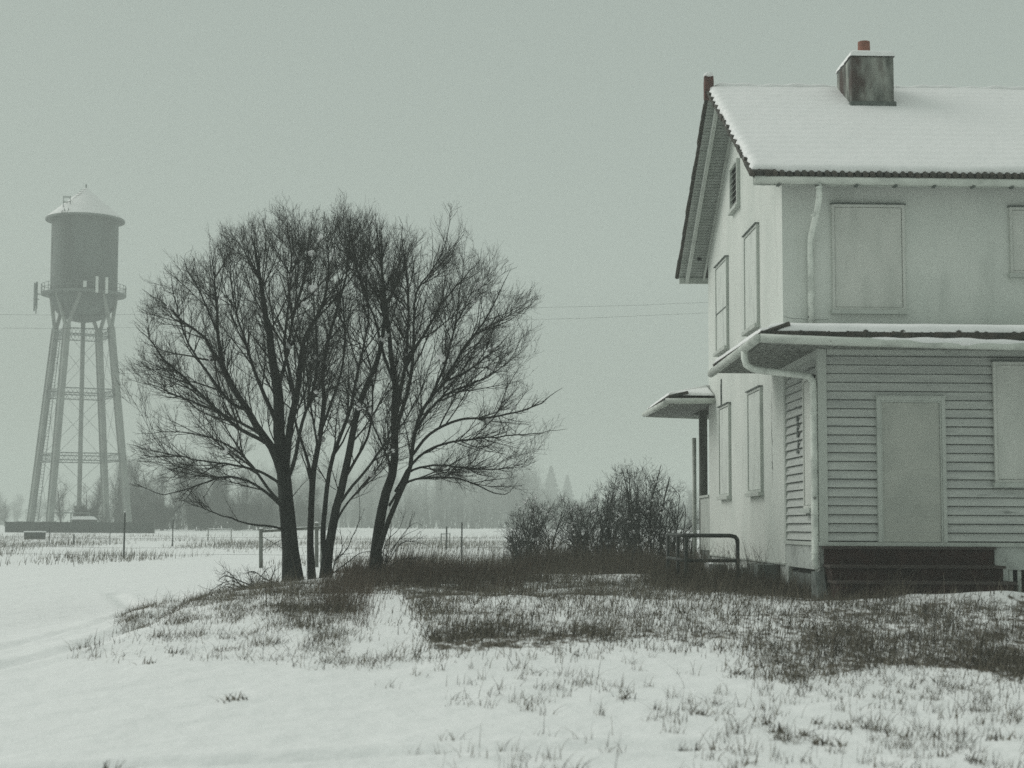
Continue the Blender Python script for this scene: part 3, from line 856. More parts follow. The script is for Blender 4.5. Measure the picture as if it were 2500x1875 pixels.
# main walls
w_ = MB()
w_.prism([(0, .42), (VB, .42), (VB, zt - DROP), (VR, rz(VR) - .02), (0, zt)], 0, 0, .25)
w_.prism([(0, .42), (VB, .42), (VB, zt - DROP), (VR, rz(VR) - .02), (0, zt)], 0, U1 - .25, U1)
w_.box(.25, U1 - .25, 0, .25, .42, zt - .02).box(.25, U1 - .25, VB - .25, VB, .42, zt - .2)
w_.build('wall', M['stucco'], house)
fd = MB()
fd.box(.03, U1 - .03, .04, VB - .04, -.6, .42)
fd.build('foundation', M['plaster'], house)
# thin ledge where stucco meets foundation
MB().box(-.015, .05, -.012, VB + .01, .395, .425).build('base_ledge', M['trim'], house)

# roof: slab, stepped rake tiles, eave tiles
ang = math.atan(SL); SP = VR + EO
def slope_pts(side, s, n_off):
    """side 0 front, 1 back; s = horizontal distance from eave, n_off normal offset"""
    v = -EO + s; z = EZ + s * SL
    v += -math.sin(ang) * n_off; z += math.cos(ang) * n_off
    if side: v = VB - v; z -= DROP * (1 - s / SP)
    return v, z
RU0, RU1 = -OV, U1 + OV
SP = VR + EO
roof = MB()
for side in (0, 1):
    a = slope_pts(side, 0, 0); b = slope_pts(side, SP, 0); c = slope_pts(side, SP, .05); d = slope_pts(side, 0, .05)
    if side == 0: roof.prism([a, (VR, EZ + SP * SL), (VR, EZ + SP * SL + .06), d], 0, RU0, RU1)
    else: roof.prism([a, d, (VR + .001, EZ + SP * SL + .06), (VR + .001, EZ + SP * SL)], 0, RU0, RU1)
# courses at the rakes, each tilted so its lower end stands proud
NC = 16; cs = SP / NC
for side in (0, 1):
    for i in range(NC):
        s0, s1 = i * cs - .03, (i + 1) * cs + .02
        j = random.uniform(-.012, .012)
        p = [slope_pts(side, s0, .02), slope_pts(side, s1, .055), slope_pts(side, s1, .075), slope_pts(side, s0 + .02, .125 + j), slope_pts(side, s0, .115 + j)]
        if side: p = p[::-1]
        roof.prism(p, 0, RU0 - .05 + j, RU0 + .34)
        roof.prism(p, 0, RU1 - .34, RU1 + .05)
# barrel ends along the eaves
for side in (0, 1):
    n = int((RU1 - RU0) / .125)
    for i in range(n + 1):
        u = RU0 - .02 + i * .125 + random.uniform(-.008, .008)
        j = random.uniform(-.008, .008)
        v0, z0 = slope_pts(side, -.06 + j, .065 + j); v1, z1 = slope_pts(side, .45, .075)
        roof.tube([(u, v0, z0), (u, v1, z1)], [.047, .05], 8)
rf = roof.build('roof', M['tile'], house)

def snow_sheet(c00, c10, c11, c01, thick, nu, nv, edge=.10, seed=1, ripple=None, wav=(.03, .03, .03, .03), wper=.36, raised=.0, name='snow', parent=None, wsmooth=.4):
    """closed blanket of snow over a quad: c00-c10 lower edge, c01-c11 upper edge"""
    c00, c10, c11, c01 = [np.array(c, float) for c in (c00, c10, c11, c01)]
    Lu = np.linalg.norm(c10 - c00); Lv = np.linalg.norm(c01 - c00)
    n = np.cross(c10 - c00, c01 - c00); n /= np.linalg.norm(n)
    if n[2] < 0: n = -n
    def ax(L, k):
        e = np.array([0, .12, .3, .55, 1.0]) * edge / L
        mid = np.linspace(edge / L, 1 - edge / L, k)[1:-1]
        return np.r_[e, mid, 1 - e[::-1]]
    s = ax(Lu, nu); t = ax(Lv, nv)
    S, T = np.meshgrid(s, t)
    du = np.minimum(S, 1 - S) * Lu; dv = np.minimum(T, 1 - T) * Lv
    d = np.minimum(du, dv)
    prof = np.sqrt(np.clip(1 - (1 - np.clip(d / edge, 0, 1)) ** 2, 0, 1))
    th = thick * prof * (.85 + .35 * fbm(S * Lu, T * Lv, .9, seed, 3))
    if ripple: th = th + ripple * prof * (np.abs(((T * Lv / cs) % 1) - .5) * 2) * .5
    # wavy outline
    low = wav[0] * (fbm(S * Lu, 0 * T + seed, wper, seed + 3, 3) - .5) * 2 * (1 - T) ** 6
    lef = wav[1] * ((np.abs(((T * Lv / wper) % 1) - .5) * 2 - .5) + (fbm(T * Lv, 0 * S + 3, .3, seed + 5, 2) - .5)) * (1 - S) ** 40
    P = (c00[None, None] * ((1 - S) * (1 - T))[..., None] + c10 * (S * (1 - T))[..., None] + c11 * (S * T)[..., None] + c01 * ((1 - S) * T)[..., None])
    P = P + (c01 - c00) / Lv * low[..., None] + (c10 - c00) / Lu * lef[..., None] + n * th[..., None]
    ny_, nx_ = S.shape
    I = np.arange(nx_ * ny_).reshape(ny_, nx_)
    Q = np.stack([I[:-1, :-1], I[:-1, 1:], I[1:, 1:], I[1:, :-1]], -1).reshape(-1, 4)
    return np_mesh(name, P.reshape(-1, 3), Q, M['roofsnow'], parent, smooth=True)

for side in (0, 1):
    v0, z0 = slope_pts(side, .02, .085); v1, z1 = slope_pts(side, SP + .02, .085)
    a, b = (RU0 - .02, RU1 + .02)
    snow_sheet((a, v0, z0), (b, v0, z0), (b, v1, z1), (a, v1, z1), .095, 210, 84, edge=.12, seed=3 + side, ripple=.022, wav=(.055, .05, 0, 0), wper=cs, parent=rf)
# ridge hump
rp_ = []
sn = MB()
n = 90
pts = [(RU0 + .12 + (RU1 - RU0 - .1) * i / n, VR, EZ + SP * SL + .15 + .018 * math.sin(i * 1.7) + .012 * math.sin(i * .63)) for i in range(n + 1)]
sn.tube(pts, [.03] + [.075] * (n - 1) + [.03], 10)
sn.build('snow', M['roofsnow'], rf, smooth=True)
# end tile standing on the ridge
et = MB()
et.prism([(VR - .09, 9.40), (VR + .09, 9.40), (VR + .095, 9.76), (VR + .05, 9.87), (VR - .05, 9.87), (VR - .095, 9.76)], 0, RU0 - .09, RU0 + .09)
e_ = et.build('ridge_end_tile', M['redtile'], rf, bevel=.015)
MB().sphere((RU0 - .0, VR, 9.89), .105, 10, 6, .55, .08).build('snow_cap', M['roofsnow'], rf, smooth=True)

# soffit boards under the rakes (groove lines are real gaps between boards)
sf = MB()
for side in (0, 1):
    nb = 62
    for i in range(nb):
        s0 = SP * i / nb + .006; s1 = SP * (i + 1) / nb - .006
        p = [slope_pts(side, s0, -.022), slope_pts(side, s1, -.022), slope_pts(side, s1, -.002), slope_pts(side, s0, -.002)]
        if side: p = p[::-1]
        sf.prism(p, 0, RU0 + .01, -.004)
sf.build('soffit', M['soffit'], house)
bb = MB()
for side in (0, 1):
    for (u0, u1, dep) in ((-.44, -.37, .13), (-.05, -.004, .07)):
        p = [slope_pts(side, .0, -.024 - dep), slope_pts(side, SP - .08, -.024 - dep), slope_pts(side, SP - .02, -.024), slope_pts(side, .0, -.024)]
        if side: p = p[::-1]
        bb.prism(p, 0, u0, u1)
bb.build_each('bargeboard', M['trim'], house)
# front eave soffit & fascia
fs = MB()
fs.box(RU0 + .02, RU1, -.535, -.50, EZ - .13, EZ + .0)
fs.box(RU0 + .02, RU1, VB + .50, VB + .535, EZ - .13 - DROP, EZ - DROP)
fs.build_each('fascia', M['trim'], house)
rt = MB()
for k in range(19):
    u = -.25 + k * .63
    p = [(-.50, EZ - .09), (-.0, EZ + .19), (-.0, EZ + .26), (-.50, EZ - .00)]
    rt.prism(p, 0, u, u + .06)
rt.build_each('rafter_tail', M['soffit'], house)

def gutter(path, r=.07, name='gutter', parent=house, matn='gutter'):
    g = MB()
    g.tube(path, r, 12)
    return g.build(name, M[matn], parent, smooth=True)
gt = gutter([(RU0 + .03, -.61, EZ - .06), (5, -.61, EZ - .075), (RU1, -.61, EZ - .09)], .066)
hk = MB()
for k in range(18):
    u = -.2 + k * .645
    hk.box(u, u + .05, -.66, -.54, EZ - .16, EZ - .135)
hk.build_each('gutter_bracket', M['flash'], gt)
gb = gutter([(RU0 + .03, VB + .61, EZ - .06 - DROP), (RU1, VB + .61, EZ - .08 - DROP)], .066)
# upper downpipe
dp = MB()
dp.tube([(.50, -.61, EZ - .12), (.50, -.60, EZ - .35), (.49, -.50, EZ - .52), (.46, -.18, EZ - .86), (.455, -.085, EZ - 1.0), (.455, -.075, EZ - 1.2), (.455, -.075, 4.3)], .052, 12)
dp.build('downpipe', M['pipe'], house, smooth=True)
jt = MB()
for z in (EZ - .2, EZ - .62, EZ - 1.28, EZ - 1.9): 
    y = -.61 if z > EZ - .3 else (-.42 if z > EZ - .7 else -.075)
    jt.tube([(.46 if y > -.6 else .50, y, z), (.46 if y > -.6 else .50, y, z + .03)], .058, 12)
jt.build_each('pipe_clip', M['pipe'], bpy.data.objects['downpipe'], smooth=False)

# windows: boards, frames, headers and sills standing proud of the wall
def window(face, c0, c1, z0, z1, pr=.055, bm='board', dbl=False, headlight=False):
    """face 'L': on plane u=0 facing -u, c = v range; 'F': plane v=v0 facing -v"""
    plane = 0 if face != 'P' else -2.67
    def bx(mb, a0, a1, q0, q1, zz0, zz1):   # q = proud distance range
        if face in 'LS': mb.box(-q1, -q0, a0, a1, zz0, zz1)
        else: mb.box(a0, a1, plane - q1, plane - q0, zz0, zz1)
        return mb
    t = .045
    fr = MB()
    bx(fr, c0, c0 + t, .0, pr, z0, z1); bx(fr, c1 - t, c1, .0, pr, z0, z1)
    bx(fr, c0 + t, c1 - t, .0, pr, z1 - t, z1); bx(fr, c0 + t, c1 - t, .0, pr, z0, z0 + t)
    o = fr.build('window', M['board'] if face != 'L' else M['trim'], house)
    b = MB(); g = .008
    bx(b, c0 + t + g, c1 - t - g, .0, pr - .018, z0 + t + g, z1 - t - g)
    bo = b.build('board', M[bm], o)
    h = MB(); bx(h, c0 - .02, c1 + .02, .0, pr + .03, z1 + .002, z1 + .022); h.build('header', M['flash'], o)
    s = MB(); bx(s, c0 - .03, c1 + .03, .0, pr + .05, z0 - .07, z0 - .003); s.build('sill', M['trim'], o)
    if dbl:
        q = MB(); zz = z0 + (z1 - z0) * .44
        bx(q, c0 + .05, c1 - .05, pr - .018, pr - .004, zz, zz + .018); q.build('batten', M['flash'], o)
    return o
V_ = lambda D_: D_ - 26.67
window('L', V_(28.82), V_(30.2), 4.69, 6.52, bm='sideboard')
window('L', V_(32.32), V_(33.8), 4.69, 6.52, bm='sideboard', dbl=True)
window('L', V_(28.6), V_(29.95), 1.64, 3.52, bm='sideboard')
window('L', V_(32.15), V_(33.45), 1.64, 3.50, bm='sideboard')
window('F', .83, 2.06, 4.64, 6.43)
window('F', 3.84, 4.95, 5.28, 6.41)
window('F', 6.6, 7.8, 4.64, 6.43)
# attic vent
av = MB(); v0, v1, z0, z1 = V_(30.85), V_(31.75), 7.30, 8.22
for (a, b, c, d) in ((v0, v0 + .06, z0, z1), (v1 - .06, v1, z0, z1), (v0 + .06, v1 - .06, z0, z0 + .06), (v0 + .06, v1 - .06, z1 - .06, z1)):
    av.box(-.07, .0, a, b, c, d)
vo = av.build('attic_vent', M['trim'], house)
MB().box(-.006, .0, v0 + .06, v1 - .06, z0 + .06, z1 - .06).build('opening_shade', M['dark'], vo)  # dark sheet on the wall, painting the shade behind the slats
sl_ = MB()
for i in range(7):
    z = z0 + .09 + i * .118
    sl_.prism([(-.06, z), (-.055, z + .0), (-.012, z + .055), (-.018, z + .06)], 1, v0 + .06, v1 - .06)
sl_.build('slat', M['trim'], vo)
MB().box(-.10, 0, v0 - .02, v1 + .02, z0 - .05, z0 - .003).build('sill', M['trim'], vo)
# black plug painting the shade of a round hole in the rake soffit
p0 = slope_pts(1, .62, -.026)
MB().tube([(-.20, p0[0], p0[1] - .0), (-.20, p0[0], p0[1] - .05)], .05, 14).build('vent_hole_shade', M['dark'], house)

# chimney
ch = MB()
CU0, CU1, CV0, CV1 = 1.90, 2.72, V_(29.55), V_(30.75)
chb = MB().box(CU0, CU1, CV0, CV1, 8.6, 9.90).build('chimney', M['chimney'], house, bevel=.05)
MB().box(CU0 - .03, CU1 + .03, CV0 - .03, CV1 + .03, 8.6, 9.02).build('flashing', M['flash'], chb, bevel=.02)
g = MB()
sc_ = snow_sheet((CU0 - .02, CV0 - .02, 9.893), (CU1 + .02, CV0 - .02, 9.893), (CU1 + .02, CV1 + .02, 9.893), (CU0 - .02, CV1 + .02, 9.893), .13, 14, 14, edge=.12, seed=9, wav=(.02, .02, 0, 0), wper=.3, name='snow_cap', parent=chb)
pot = MB()
cx, cy = CU0 + .40, (CV0 + CV1) / 2
pot.tube([(cx, cy, 9.85), (cx, cy, 10.34), (cx, cy, 10.35)], [.125, .115, .115], 18, cap=False)
pot.tube([(cx, cy, 10.355), (cx, cy, 9.95)], [.10, .10], 18, cap=False)
for k in range(18):
    pass
pot.build('chimney_pot', M['clay'], chb, smooth=True)

# ---- front porch
PV = -2.67; PU1 = 6.5
pz0, pz1 = .80, 3.70
core = MB().box(.05, PU1 - .05, PV + .05, -.002, pz0, pz1 - .02).build('porch_wall', M['flash'], house)  # core coloured dark so the gaps between siding boards look shaded
sd_ = MB(); nb = 22; hb = (pz1 - pz0) / nb
for i in range(nb):
    z0 = pz0 + i * hb; z1 = z0 + hb
    jj = random.uniform(-.003, .003)
    g0 = z0 + .016 + random.uniform(-.003, .003)
    sd_.prism([(PV - .008 + jj, g0), (PV + .055, g0), (PV + .055, z1), (PV + .034, z1)], 0, .10, PU1 - .10)
    sd_.prism([(-.010 + jj, g0), (.03, z1 + .0), (.055, z1 + .0), (.055, g0)], 1, PV + .10, -.10)
    sd_.prism([(PU1 + .0, z0), (PU1 - .055, z0), (PU1 - .055, z1 + .0), (PU1 - .03, z1 + .0)], 1, PV + .10, -.10)
sd_.build('siding', M['siding'], core)
cb = MB()
cb.box(-.016, .115, PV - .022, PV + .10, pz0 - .02, pz1 - .03)
cb.box(PU1 - .115, PU1 + .012, PV - .012, PV + .10, pz0 - .02, pz1 - .03)
cb.box(-.012, .08, -.13, -.002, pz0 - .05, pz1 - .03)
cb.build_each('corner_board', M['trim'], core)
fz = MB()
fz.box(.13, PU1 - .13, PV - .016, PV + .03, pz1 - .10, pz1 - .02)
fz.box(-.014, .04, PV + .11, -.14, pz1 - .14, pz1 - .02)
fz.build_each('frieze_board', M['trim'], core)
# door: frame, boarded-over leaf
df = MB(); d0, d1, dz0, dz1 = .86, 1.89, .80, 2.96
for (a, b, c, d) in ((d0, d0 + .055, dz0, dz1), (d1 - .055, d1, dz0, dz1), (d0 + .055, d1 - .055, dz1 - .055, dz1)):
    df.box(a, b, PV - .045, PV + .02, c, d)
df.box(d0 - .015, d1 + .015, PV - .052, PV + .02, dz1 + .002, dz1 + .018)
for (a, b, c, d) in ((d0 + .057, d0 + .08, dz0, dz1 - .057), (d1 - .08, d1 - .057, dz0, dz1 - .057), (d0 + .082, d1 - .082, dz1 - .08, dz1 - .057)):
    df.box(a, b, PV - .03, PV + .02, c, d)
dfo = df.build('door_frame', M['trim'], core)
MB().box(d0 + .084, d1 - .084, PV - .008, PV + .01, dz0 + .005, dz1 - .084).build('door', M['door'], dfo)
# porch window
wv = window('P', 2.62, 4.1, 1.69, 3.50, pr=.05)
# narrow boarded window in the porch's side
window('S', -2.35, -1.72, 1.30, 3.30, pr=.05, bm='board')
# floor line and skirting
sk = MB()
sk.box(-.03, PU1 + .03, PV - .03, -.002, pz0 - .06, pz0 - .002)
sk.build('floor_edge', M['trim'], core)
sb = MB()
sb.box(.0, .12, PV + .02, -.02, .38, .738)
sb.box(2.60, PU1, PV + .01, PV + .09, .40, .738)
sb.build_each('skirting', M['plaster'], core)
pr_ = MB()
pr_.box(-.02, .14, PV - .0, PV + .28, -.4, .378)
pr_.box(-.02, .16, -.35, -.05, -.4, .378)
pr_.box(2.62, 2.80, PV + .0, PV + .2, -.4, .398)
pr_.build_each('pier', M['plaster'], core)
MB().box(.06, 2.55, PV + .3, -.05, -.4, .378).build('crawl_space_shade', M['dark'], core)  # dark block painting the shade under the porch floor
MB().box(.03, .058, PV + .30, -.40, -.4, .30).build('access_panel', M['concrete'], core)
lt = MB()
for k in range(30):
    u = 2.82 + k * .125
    lt.box(u, u + .055, PV + .03, PV + .05, -.3, .398)
lt.build('lattice', M['trim'], core)
MB().box(2.8, PU1, PV + .3, PV + .34, -.3, .398).build('crawl_space_shade', M['dark'], core)  # dark sheet painting the shade behind the lattice slats

# steps
st = MB(); tr_ = MB()
for (v0, z0, z1, u0, u1) in ((PV - .10, .47, .738, .02, 2.58), (PV - .45, .25, .47, .03, 2.60), (PV - .78, .02, .25, .05, 2.64)):
    st.box(u0 + .03, u1 - .03, v0, PV + (.0 if z1 > .7 else -.0), -.3 if z1 < .3 else z0 - .02, z1 - .045)
    tr_.box(u0, u1, v0 - .035, PV - .001, z1 - .043, z1 - .002)
sto = st.build('steps', M['steps'], house)
tr_.build_each('tread', M['tread'], sto)
ck = MB().prism([(PV - .62, -.3), (PV + .1, -.3), (PV + .1, .36), (PV - .12, .36)], 0, -.12, .02).build('step_side_wall', M['concrete'], sto)

# porch roof (wraps round the corner), soffit, gutters, snow
def hip_roof(v_eave, v_wall, v_end, u1, sgn, hip_end=0.0, zE=3.80, zT=4.28, hip_u=.3, rname='porch_roof', wmain=True):
    """sgn -1: porch in front (v_eave<v_wall); +1: behind"""
    ue = -.98
    zL = zE + (zT - zE) * (0 - ue) / (hip_u - ue)
    m_ = MB()
    FL = (ue, v_eave, zE); FR = (u1, v_eave, zE); WR = (u1, v_wall, zT); HP = (hip_u, v_wall, zT); W0 = (0, v_wall, zL); W1 = (0, v_end + sgn * -0 + hip_end, zL); BL = (ue, v_end, zE)
    dn = lambda p, d=.10: (p[0], p[1], p[2] - d)
    m_.quad(FL, FR, WR, HP); m_.quad(FL, HP, W0, W1, BL)
    m_.quad(FL, dn(FL, .05), dn(FR, .05), FR); m_.quad(FL, BL, dn(BL, .05), dn(FL, .05)); m_.quad(BL, W1, (0, v_end, zE - .05), dn(BL, .05))
    m_.quad(FR, WR, (u1, v_wall, zE - .05), dn(FR, .05)); m_.quad(dn(FL, .05), dn(BL, .05), (0, v_end, zE - .05), (0, v_wall, zE - .05), (u1, v_wall, zE - .05), dn(FR, .05))
    va_, vb_ = sorted((v_eave + sgn * .03, v_eave - sgn * .05))
    m_.box(ue - .02, u1, va_, vb_, zE - .05, zE + .045)
    # tile ends
    n = int((u1 - ue) / .135)
    sl_ = (zT - zE) / abs(v_wall - v_eave)
    for i in range(n + 1):
        u = ue + .02 + i * .135 + random.uniform(-.01, .01); j = random.uniform(-.01, .012)
        m_.tube([(u, v_eave + sgn * .045 + j, zE + .02 + j), (u, v_eave - sgn * .4, zE + .02 + .4 * sl_)], [.032 + j, .036], 8)
    sl2 = (zT - zE) / (hip_u - ue)
    n = int(abs(v_end - v_eave) / .135)
    for i in range(n + 1):
        v = v_eave + (v_end - v_eave) * i / n
        m_.tube([(ue - .03, v, zE - .005), (ue + .4, v, zE + .005 + .4 * sl2)], [.034, .034], 8)
    o = m_.build(rname, M['tile'], house)
    # soffit
    s = MB()
    va, vb = sorted((v_eave - sgn * .03, v_end - sgn * .0))
    s.box(ue + .03, -.016, va, vb, zE - .13, zE - .055)
    va, vb = sorted((v_eave - sgn * .03, (PV - .02) if sgn < 0 else (VB + 2.67)))
    s.box(-.014, u1, va, vb, zE - .13, zE - .055)
    s.build('porch_soffit', M['peeling'], o)
    gf = MB(); vg = v_eave + sgn * .075
    gf.tube([(ue - .04, vg, zE - .07), (ue + 1.2, vg, zE - .11), (u1 * .45, vg, zE - .165), (u1, vg, zE - .15)], .066, 12)
    gl = MB(); gl.tube([(ue - .075, vg, zE - .07), (ue - .075, v_end - sgn * .0, zE - .14)], .066, 12)
    a = gf.build('gutter', M['gutter'], o, smooth=True); b = gl.build('gutter', M['gutter'], o, smooth=True)
    if hip_end:
        ge = MB(); ge.tube([(ue - .09, v_end - .03, zE - .10), (-.01, v_end - .03, zE - .09)], .062, 12)
        ge.build('gutter', M['gutter'], o, smooth=True)
        snow_sheet((ue + .05, v_end + .03, zE + .03), (-.02, v_end + .03, zE + .03), (-.02, v_end + hip_end, zL + .03), (ue + .35, v_end + .5, zE + .14), .06, 30, 12, edge=.1, seed=31, parent=o)
    # joints of the short gutter
    jn = MB()
    for t in (.30, .55, .75, .92):
        v = vg + (v_end - vg) * t
        jn.tube([(ue - .075, v, zE - .07 - .07 * t), (ue - .075, v - sgn * .03, zE - .07 - .07 * t)], .072, 12)
    jn.build_each('gutter_joint', M['pipe'], b)
    if sgn < 0: gb_ = MB()
    # snow on top
    snow_sheet((ue + .05, v_eave + sgn * .02, zE + .04), (u1, v_eave + sgn * .02, zE + .04), (u1, v_wall - sgn * -.0, zT + .02), (hip_u - .25, v_wall, zT + .02), .11, 90, 24, edge=.13, seed=21 + int(sgn), wav=(.06, .02, 0, 0), wper=.32, parent=o)
    snow_sheet((ue - .02, v_end, zE + .03), (ue - .02, v_eave + sgn * .02, zE + .03), (hip_u, v_wall, zT + .03), (-.01, v_end + hip_end, zL + .04), .075, 40, 12, edge=.12, seed=25 + int(sgn), wav=(.02, .02, 0, 0), wper=.4, parent=o)
    return o
pr1 = hip_roof(-3.45, -.002, 1.08, PU1 + .8, -1)
# snow lying in the sagging gutter
sg = MB(); pts = []; rr = []
for i in range(60):
    t = i / 59; u = -.55 + t * 7.2
    pts.append((u, -3.45 - .085, 3.80 - .055 - .065 * math.sin(min(1, t * 2.0) * math.pi / 2)))
    rr.append(max(.008, (.03 + .035 * math.exp(-((t - .33) / .14) ** 2) + .008 * math.sin(i * 1.3)) * min(1, t * 6 + .1)))
sg.tube(pts, rr, 8); sg.build('snow', M['roofsnow'], pr1, smooth=True)
# corner downpipe with the long sloping offset
dq = MB()
dq.tube([(-1.055, -2.37, 3.70), (-1.055, -2.37, 3.56), (-1.03, -2.37, 3.46), (-.93, -2.37, 3.40), (-.78, -2.38, 3.37), (-.24, -2.52, 3.30), (-.12, -2.60, 3.26), (-.075, -2.63, 3.18), (-.07, -2.64, 3.05), (-.07, -2.64, .55), (-.07, -2.66, .45), (-.03, -2.68, .40)], .055, 12)
dqo = dq.build('downpipe', M['pipe'], house, smooth=True)
k_ = MB()
for z in (3.0, 2.7, 1.2, .62, .52): k_.tube([(-.07, -2.64, z), (-.07, -2.64, z + .03)], .064, 12)
k_.build_each('pipe_clip', M['pipe'], dqo)
# concrete box-like window wells at the foot of the side wall
ww = MB()
ww.box(-.35, .02, V_(27.3), V_(28.3), -.5, .38)
ww.box(-.22, .02, V_(29.6), V_(30.3), -.5, .26)
ww.box(-.22, .02, V_(33.0), V_(33.8), -.5, .24)
ww.build_each('window_well', M['concrete'], house, bevel=.01)
# telephone wire down the side wall
MB().tube([(-.02, V_(33.35), 4.0), (-.02, V_(33.34), 3.55)], .008, 6).build('wall_cable', M['flash'], house)
MB().box(-.02, 0, V_(33.3), V_(33.36), 3.55, 4.1).build('wall_cable', M['flash'], house)

ck_ = MB()
y0 = V_(27.75); z = 3.35; yy = y0
while z > 1.75:
    dz_ = random.uniform(.04, .12); y2 = y0 + random.uniform(-.03, .03); w2 = random.uniform(.004, .022) if 2.0 < z < 2.9 else random.uniform(.002, .008)
    ck_.quad((-.004, yy - w2, z), (-.004, y2 - w2, z - dz_), (-.004, y2 + w2, z - dz_), (-.004, yy + w2, z)); yy = y2; z -= dz_
ck_.build('crack', M['flash'], house)
hc_ = MB(); u_ = .02; zz = 4.52
while u_ < .75:
    u2 = u_ + random.uniform(.04, .1); z2 = zz + random.uniform(-.012, .012)
    hc_.quad((u_, -.004, zz - .002), (u2, -.004, z2 - .002), (u2, -.004, z2 + .003), (u_, -.004, zz + .003)); u_ = u2; zz = z2
hc_.build('crack', M['flash'], house)
tn = MB()
for k in range(7):
    z = 2.18 + k * .085; a_ = random.uniform(-.04, .04)
    tn.box(-.022, .0, -1.22 + a_, -1.16 + a_ + random.uniform(.0, .05), z, z + random.uniform(.04, .08))
for k in range(3): tn.box(-.018, .0, -1.35 + k * .1, -1.24 + k * .13, 2.9 + k * .004, 2.915 + k * .006)
tn.build_each('torn_siding', M['flash'], core)

# ---- back porch
pr2 = hip_roof(VB + 3.45, VB + .002, VB - .93, 5.0, 1, hip_end=.85, zT=4.15, hip_u=.6)
bp = MB()
bp.box(.0, .17, VB + 1.42, VB + 1.60, .4, 3.68)
bp.build('porch_post', M['wood'], pr2)
MB().box(.02, 5.0, VB + .02, VB + 1.6, .30, .78).build('porch_floor', M['concrete'], pr2)
pp = MB()
for k in range(6): pp.box(-.0, .05, VB + .03 + k * .23, VB + .252 + k * .23, .5, 1.66)
pp.box(-.03, .08, VB + .02, VB + 1.415, 1.665, 1.72)
pp.build('parapet', M['trim'], pr2)
vp = MB().tube([(-.075, VB + 1.85, -.3), (-.075, VB + 1.85, 3.07)], .050, 12).build('vent_pipe', M['gutter'], house, smooth=True)

# ---- black pipe railing
ra, rb = hworld(HA - 1.38 - .0, 28.5)
def hw3(u, D_, zl): 
    x, y = hworld(HA + u, HB + D_ - 26.67); return (x, y, HZ + zl)
o0 = hw3(-.9, 29.7, 0)
rl = empty('pipe_railing', (o0[0], o0[1], gz(o0[0], o0[1])), TH)
tag(rl, 'black pipe railing round the cellar stair beside the house', 'railing')
def rloc(u, D_, zl): return (u + .9, D_ - 29.7, zl + HZ - gz(o0[0], o0[1]))
ZT_, ZM = .86, .42
corners = [(-.49, 28.5), (-1.40, 28.5), (-1.42, 29.5), (-1.42, 31.0)]
for (u, d) in corners:
    MB().tube([rloc(u, d, -.35), rloc(u, d, ZT_ - (.07 if (u, d) == (-.49, 28.5) else 0))], .036, 10).build('post', M['black'], rl, smooth=True)
MB().tube([rloc(-1.44, 28.5, ZT_), rloc(-.62, 28.5, ZT_), rloc(-.53, 28.5, ZT_ - .02), rloc(-.495, 28.5, ZT_ - .07), rloc(-.49, 28.5, ZT_ - .13)], .038, 10).build('rail', M['black'], rl, smooth=True)
MB().tube([rloc(-1.42, 28.5, ZT_), rloc(-1.42, 31, ZT_)], .034, 10).build('rail', M['black'], rl, smooth=True)
MB().tube([rloc(-1.4, 28.5, ZM), rloc(-.49, 28.5, ZM)], .032, 10).build('rail', M['black'], rl, smooth=True)
MB().tube([rloc(-1.42, 28.5, ZM), rloc(-1.42, 31, ZM)], .03, 10).build('rail', M['black'], rl, smooth=True)

# weeds against the side wall
wp = []
for i in range(260):
    u = rng.uniform(-1.5, -.1); d = rng.uniform(26.0, 29.5)
    x, y = hworld(HA + u, HB + d - 26.67); wp.append((x, y, gz(x, y)))
wp = np.array(wp)
t9 = blades('wall_weeds', wp, rng.uniform(.3, .95, len(wp)), rng.uniform(.006, .012, len(wp)), M['grass'], .45, seg=5, wind=(-.15, 0))
tag(t9, 'tall dead weeds leaning against the side wall', 'weeds')

# ------------------------------------------------------------------ water tower
TX, TY = at(192, 1290, 190)[0], 190.0
tg = gz(TX, TY)
tw = empty('water_tower', (TX, TY, tg))
tw.rotation_euler = (0, -.008, .286); tw.scale = (1, 1, 1.02)
tag(tw, 'steel water tower on four legs with cone roof and antennas in the mist', 'water tower')
Z = lambda z: z - tg
RT = 3.97
tk = MB()
prof = [(RT, 37.9), (RT, 28.6), (RT * .985, 28.2), (3.75, 27.6), (3.35, 26.9), (2.75, 26.3), (1.9, 25.85), (.9, 25.62), (.05, 25.55)]
def lathe(mb, prof, n=48):
    b = len(mb.v)
    for r, z in prof:
        for k in range(n):
            th = 2 * math.pi * k / n; mb.v.append((r * math.cos(th), r * math.sin(th), Z(z)))
    for i in range(len(prof) - 1):
        for k in range(n):
            a = b + i * n + k; d = b + i * n + (k + 1) % n
            mb.f.append((a, a + n, d + n, d))
    return mb
lathe(tk, prof)
tko = tk.build('tank', M['tank'], tw, smooth=True)
for z in (30.9, 33.2, 35.5):
    lathe(MB(), [(RT + .004, z - .05), (RT + .025, z), (RT + .004, z + .05)]).build('seam', M['flash'], tko)
sm_ = MB()
for z0, z1, a0 in ((28.7, 30.9, .3), (30.9, 33.2, .9), (33.2, 35.5, .3), (35.5, 37.9, .9)):
    for k in range(5):
        a_ = -math.pi + a0 + k * 1.2566
        sm_.tube([((RT + .01) * math.cos(a_), (RT + .01) * math.sin(a_), Z(z0)), ((RT + .01) * math.cos(a_), (RT + .01) * math.sin(a_), Z(z1))], .03, 4)
sm_.build_each('seam', M['flash'], tko)
rfm = lathe(MB(), [(RT, 37.9), (4.72, 37.75), (4.74, 37.95), (4.55, 38.05), (.12, 41.7), (.0, 41.75)])
rfo = rfm.build('tank_roof', M['steel'], tw, smooth=False)
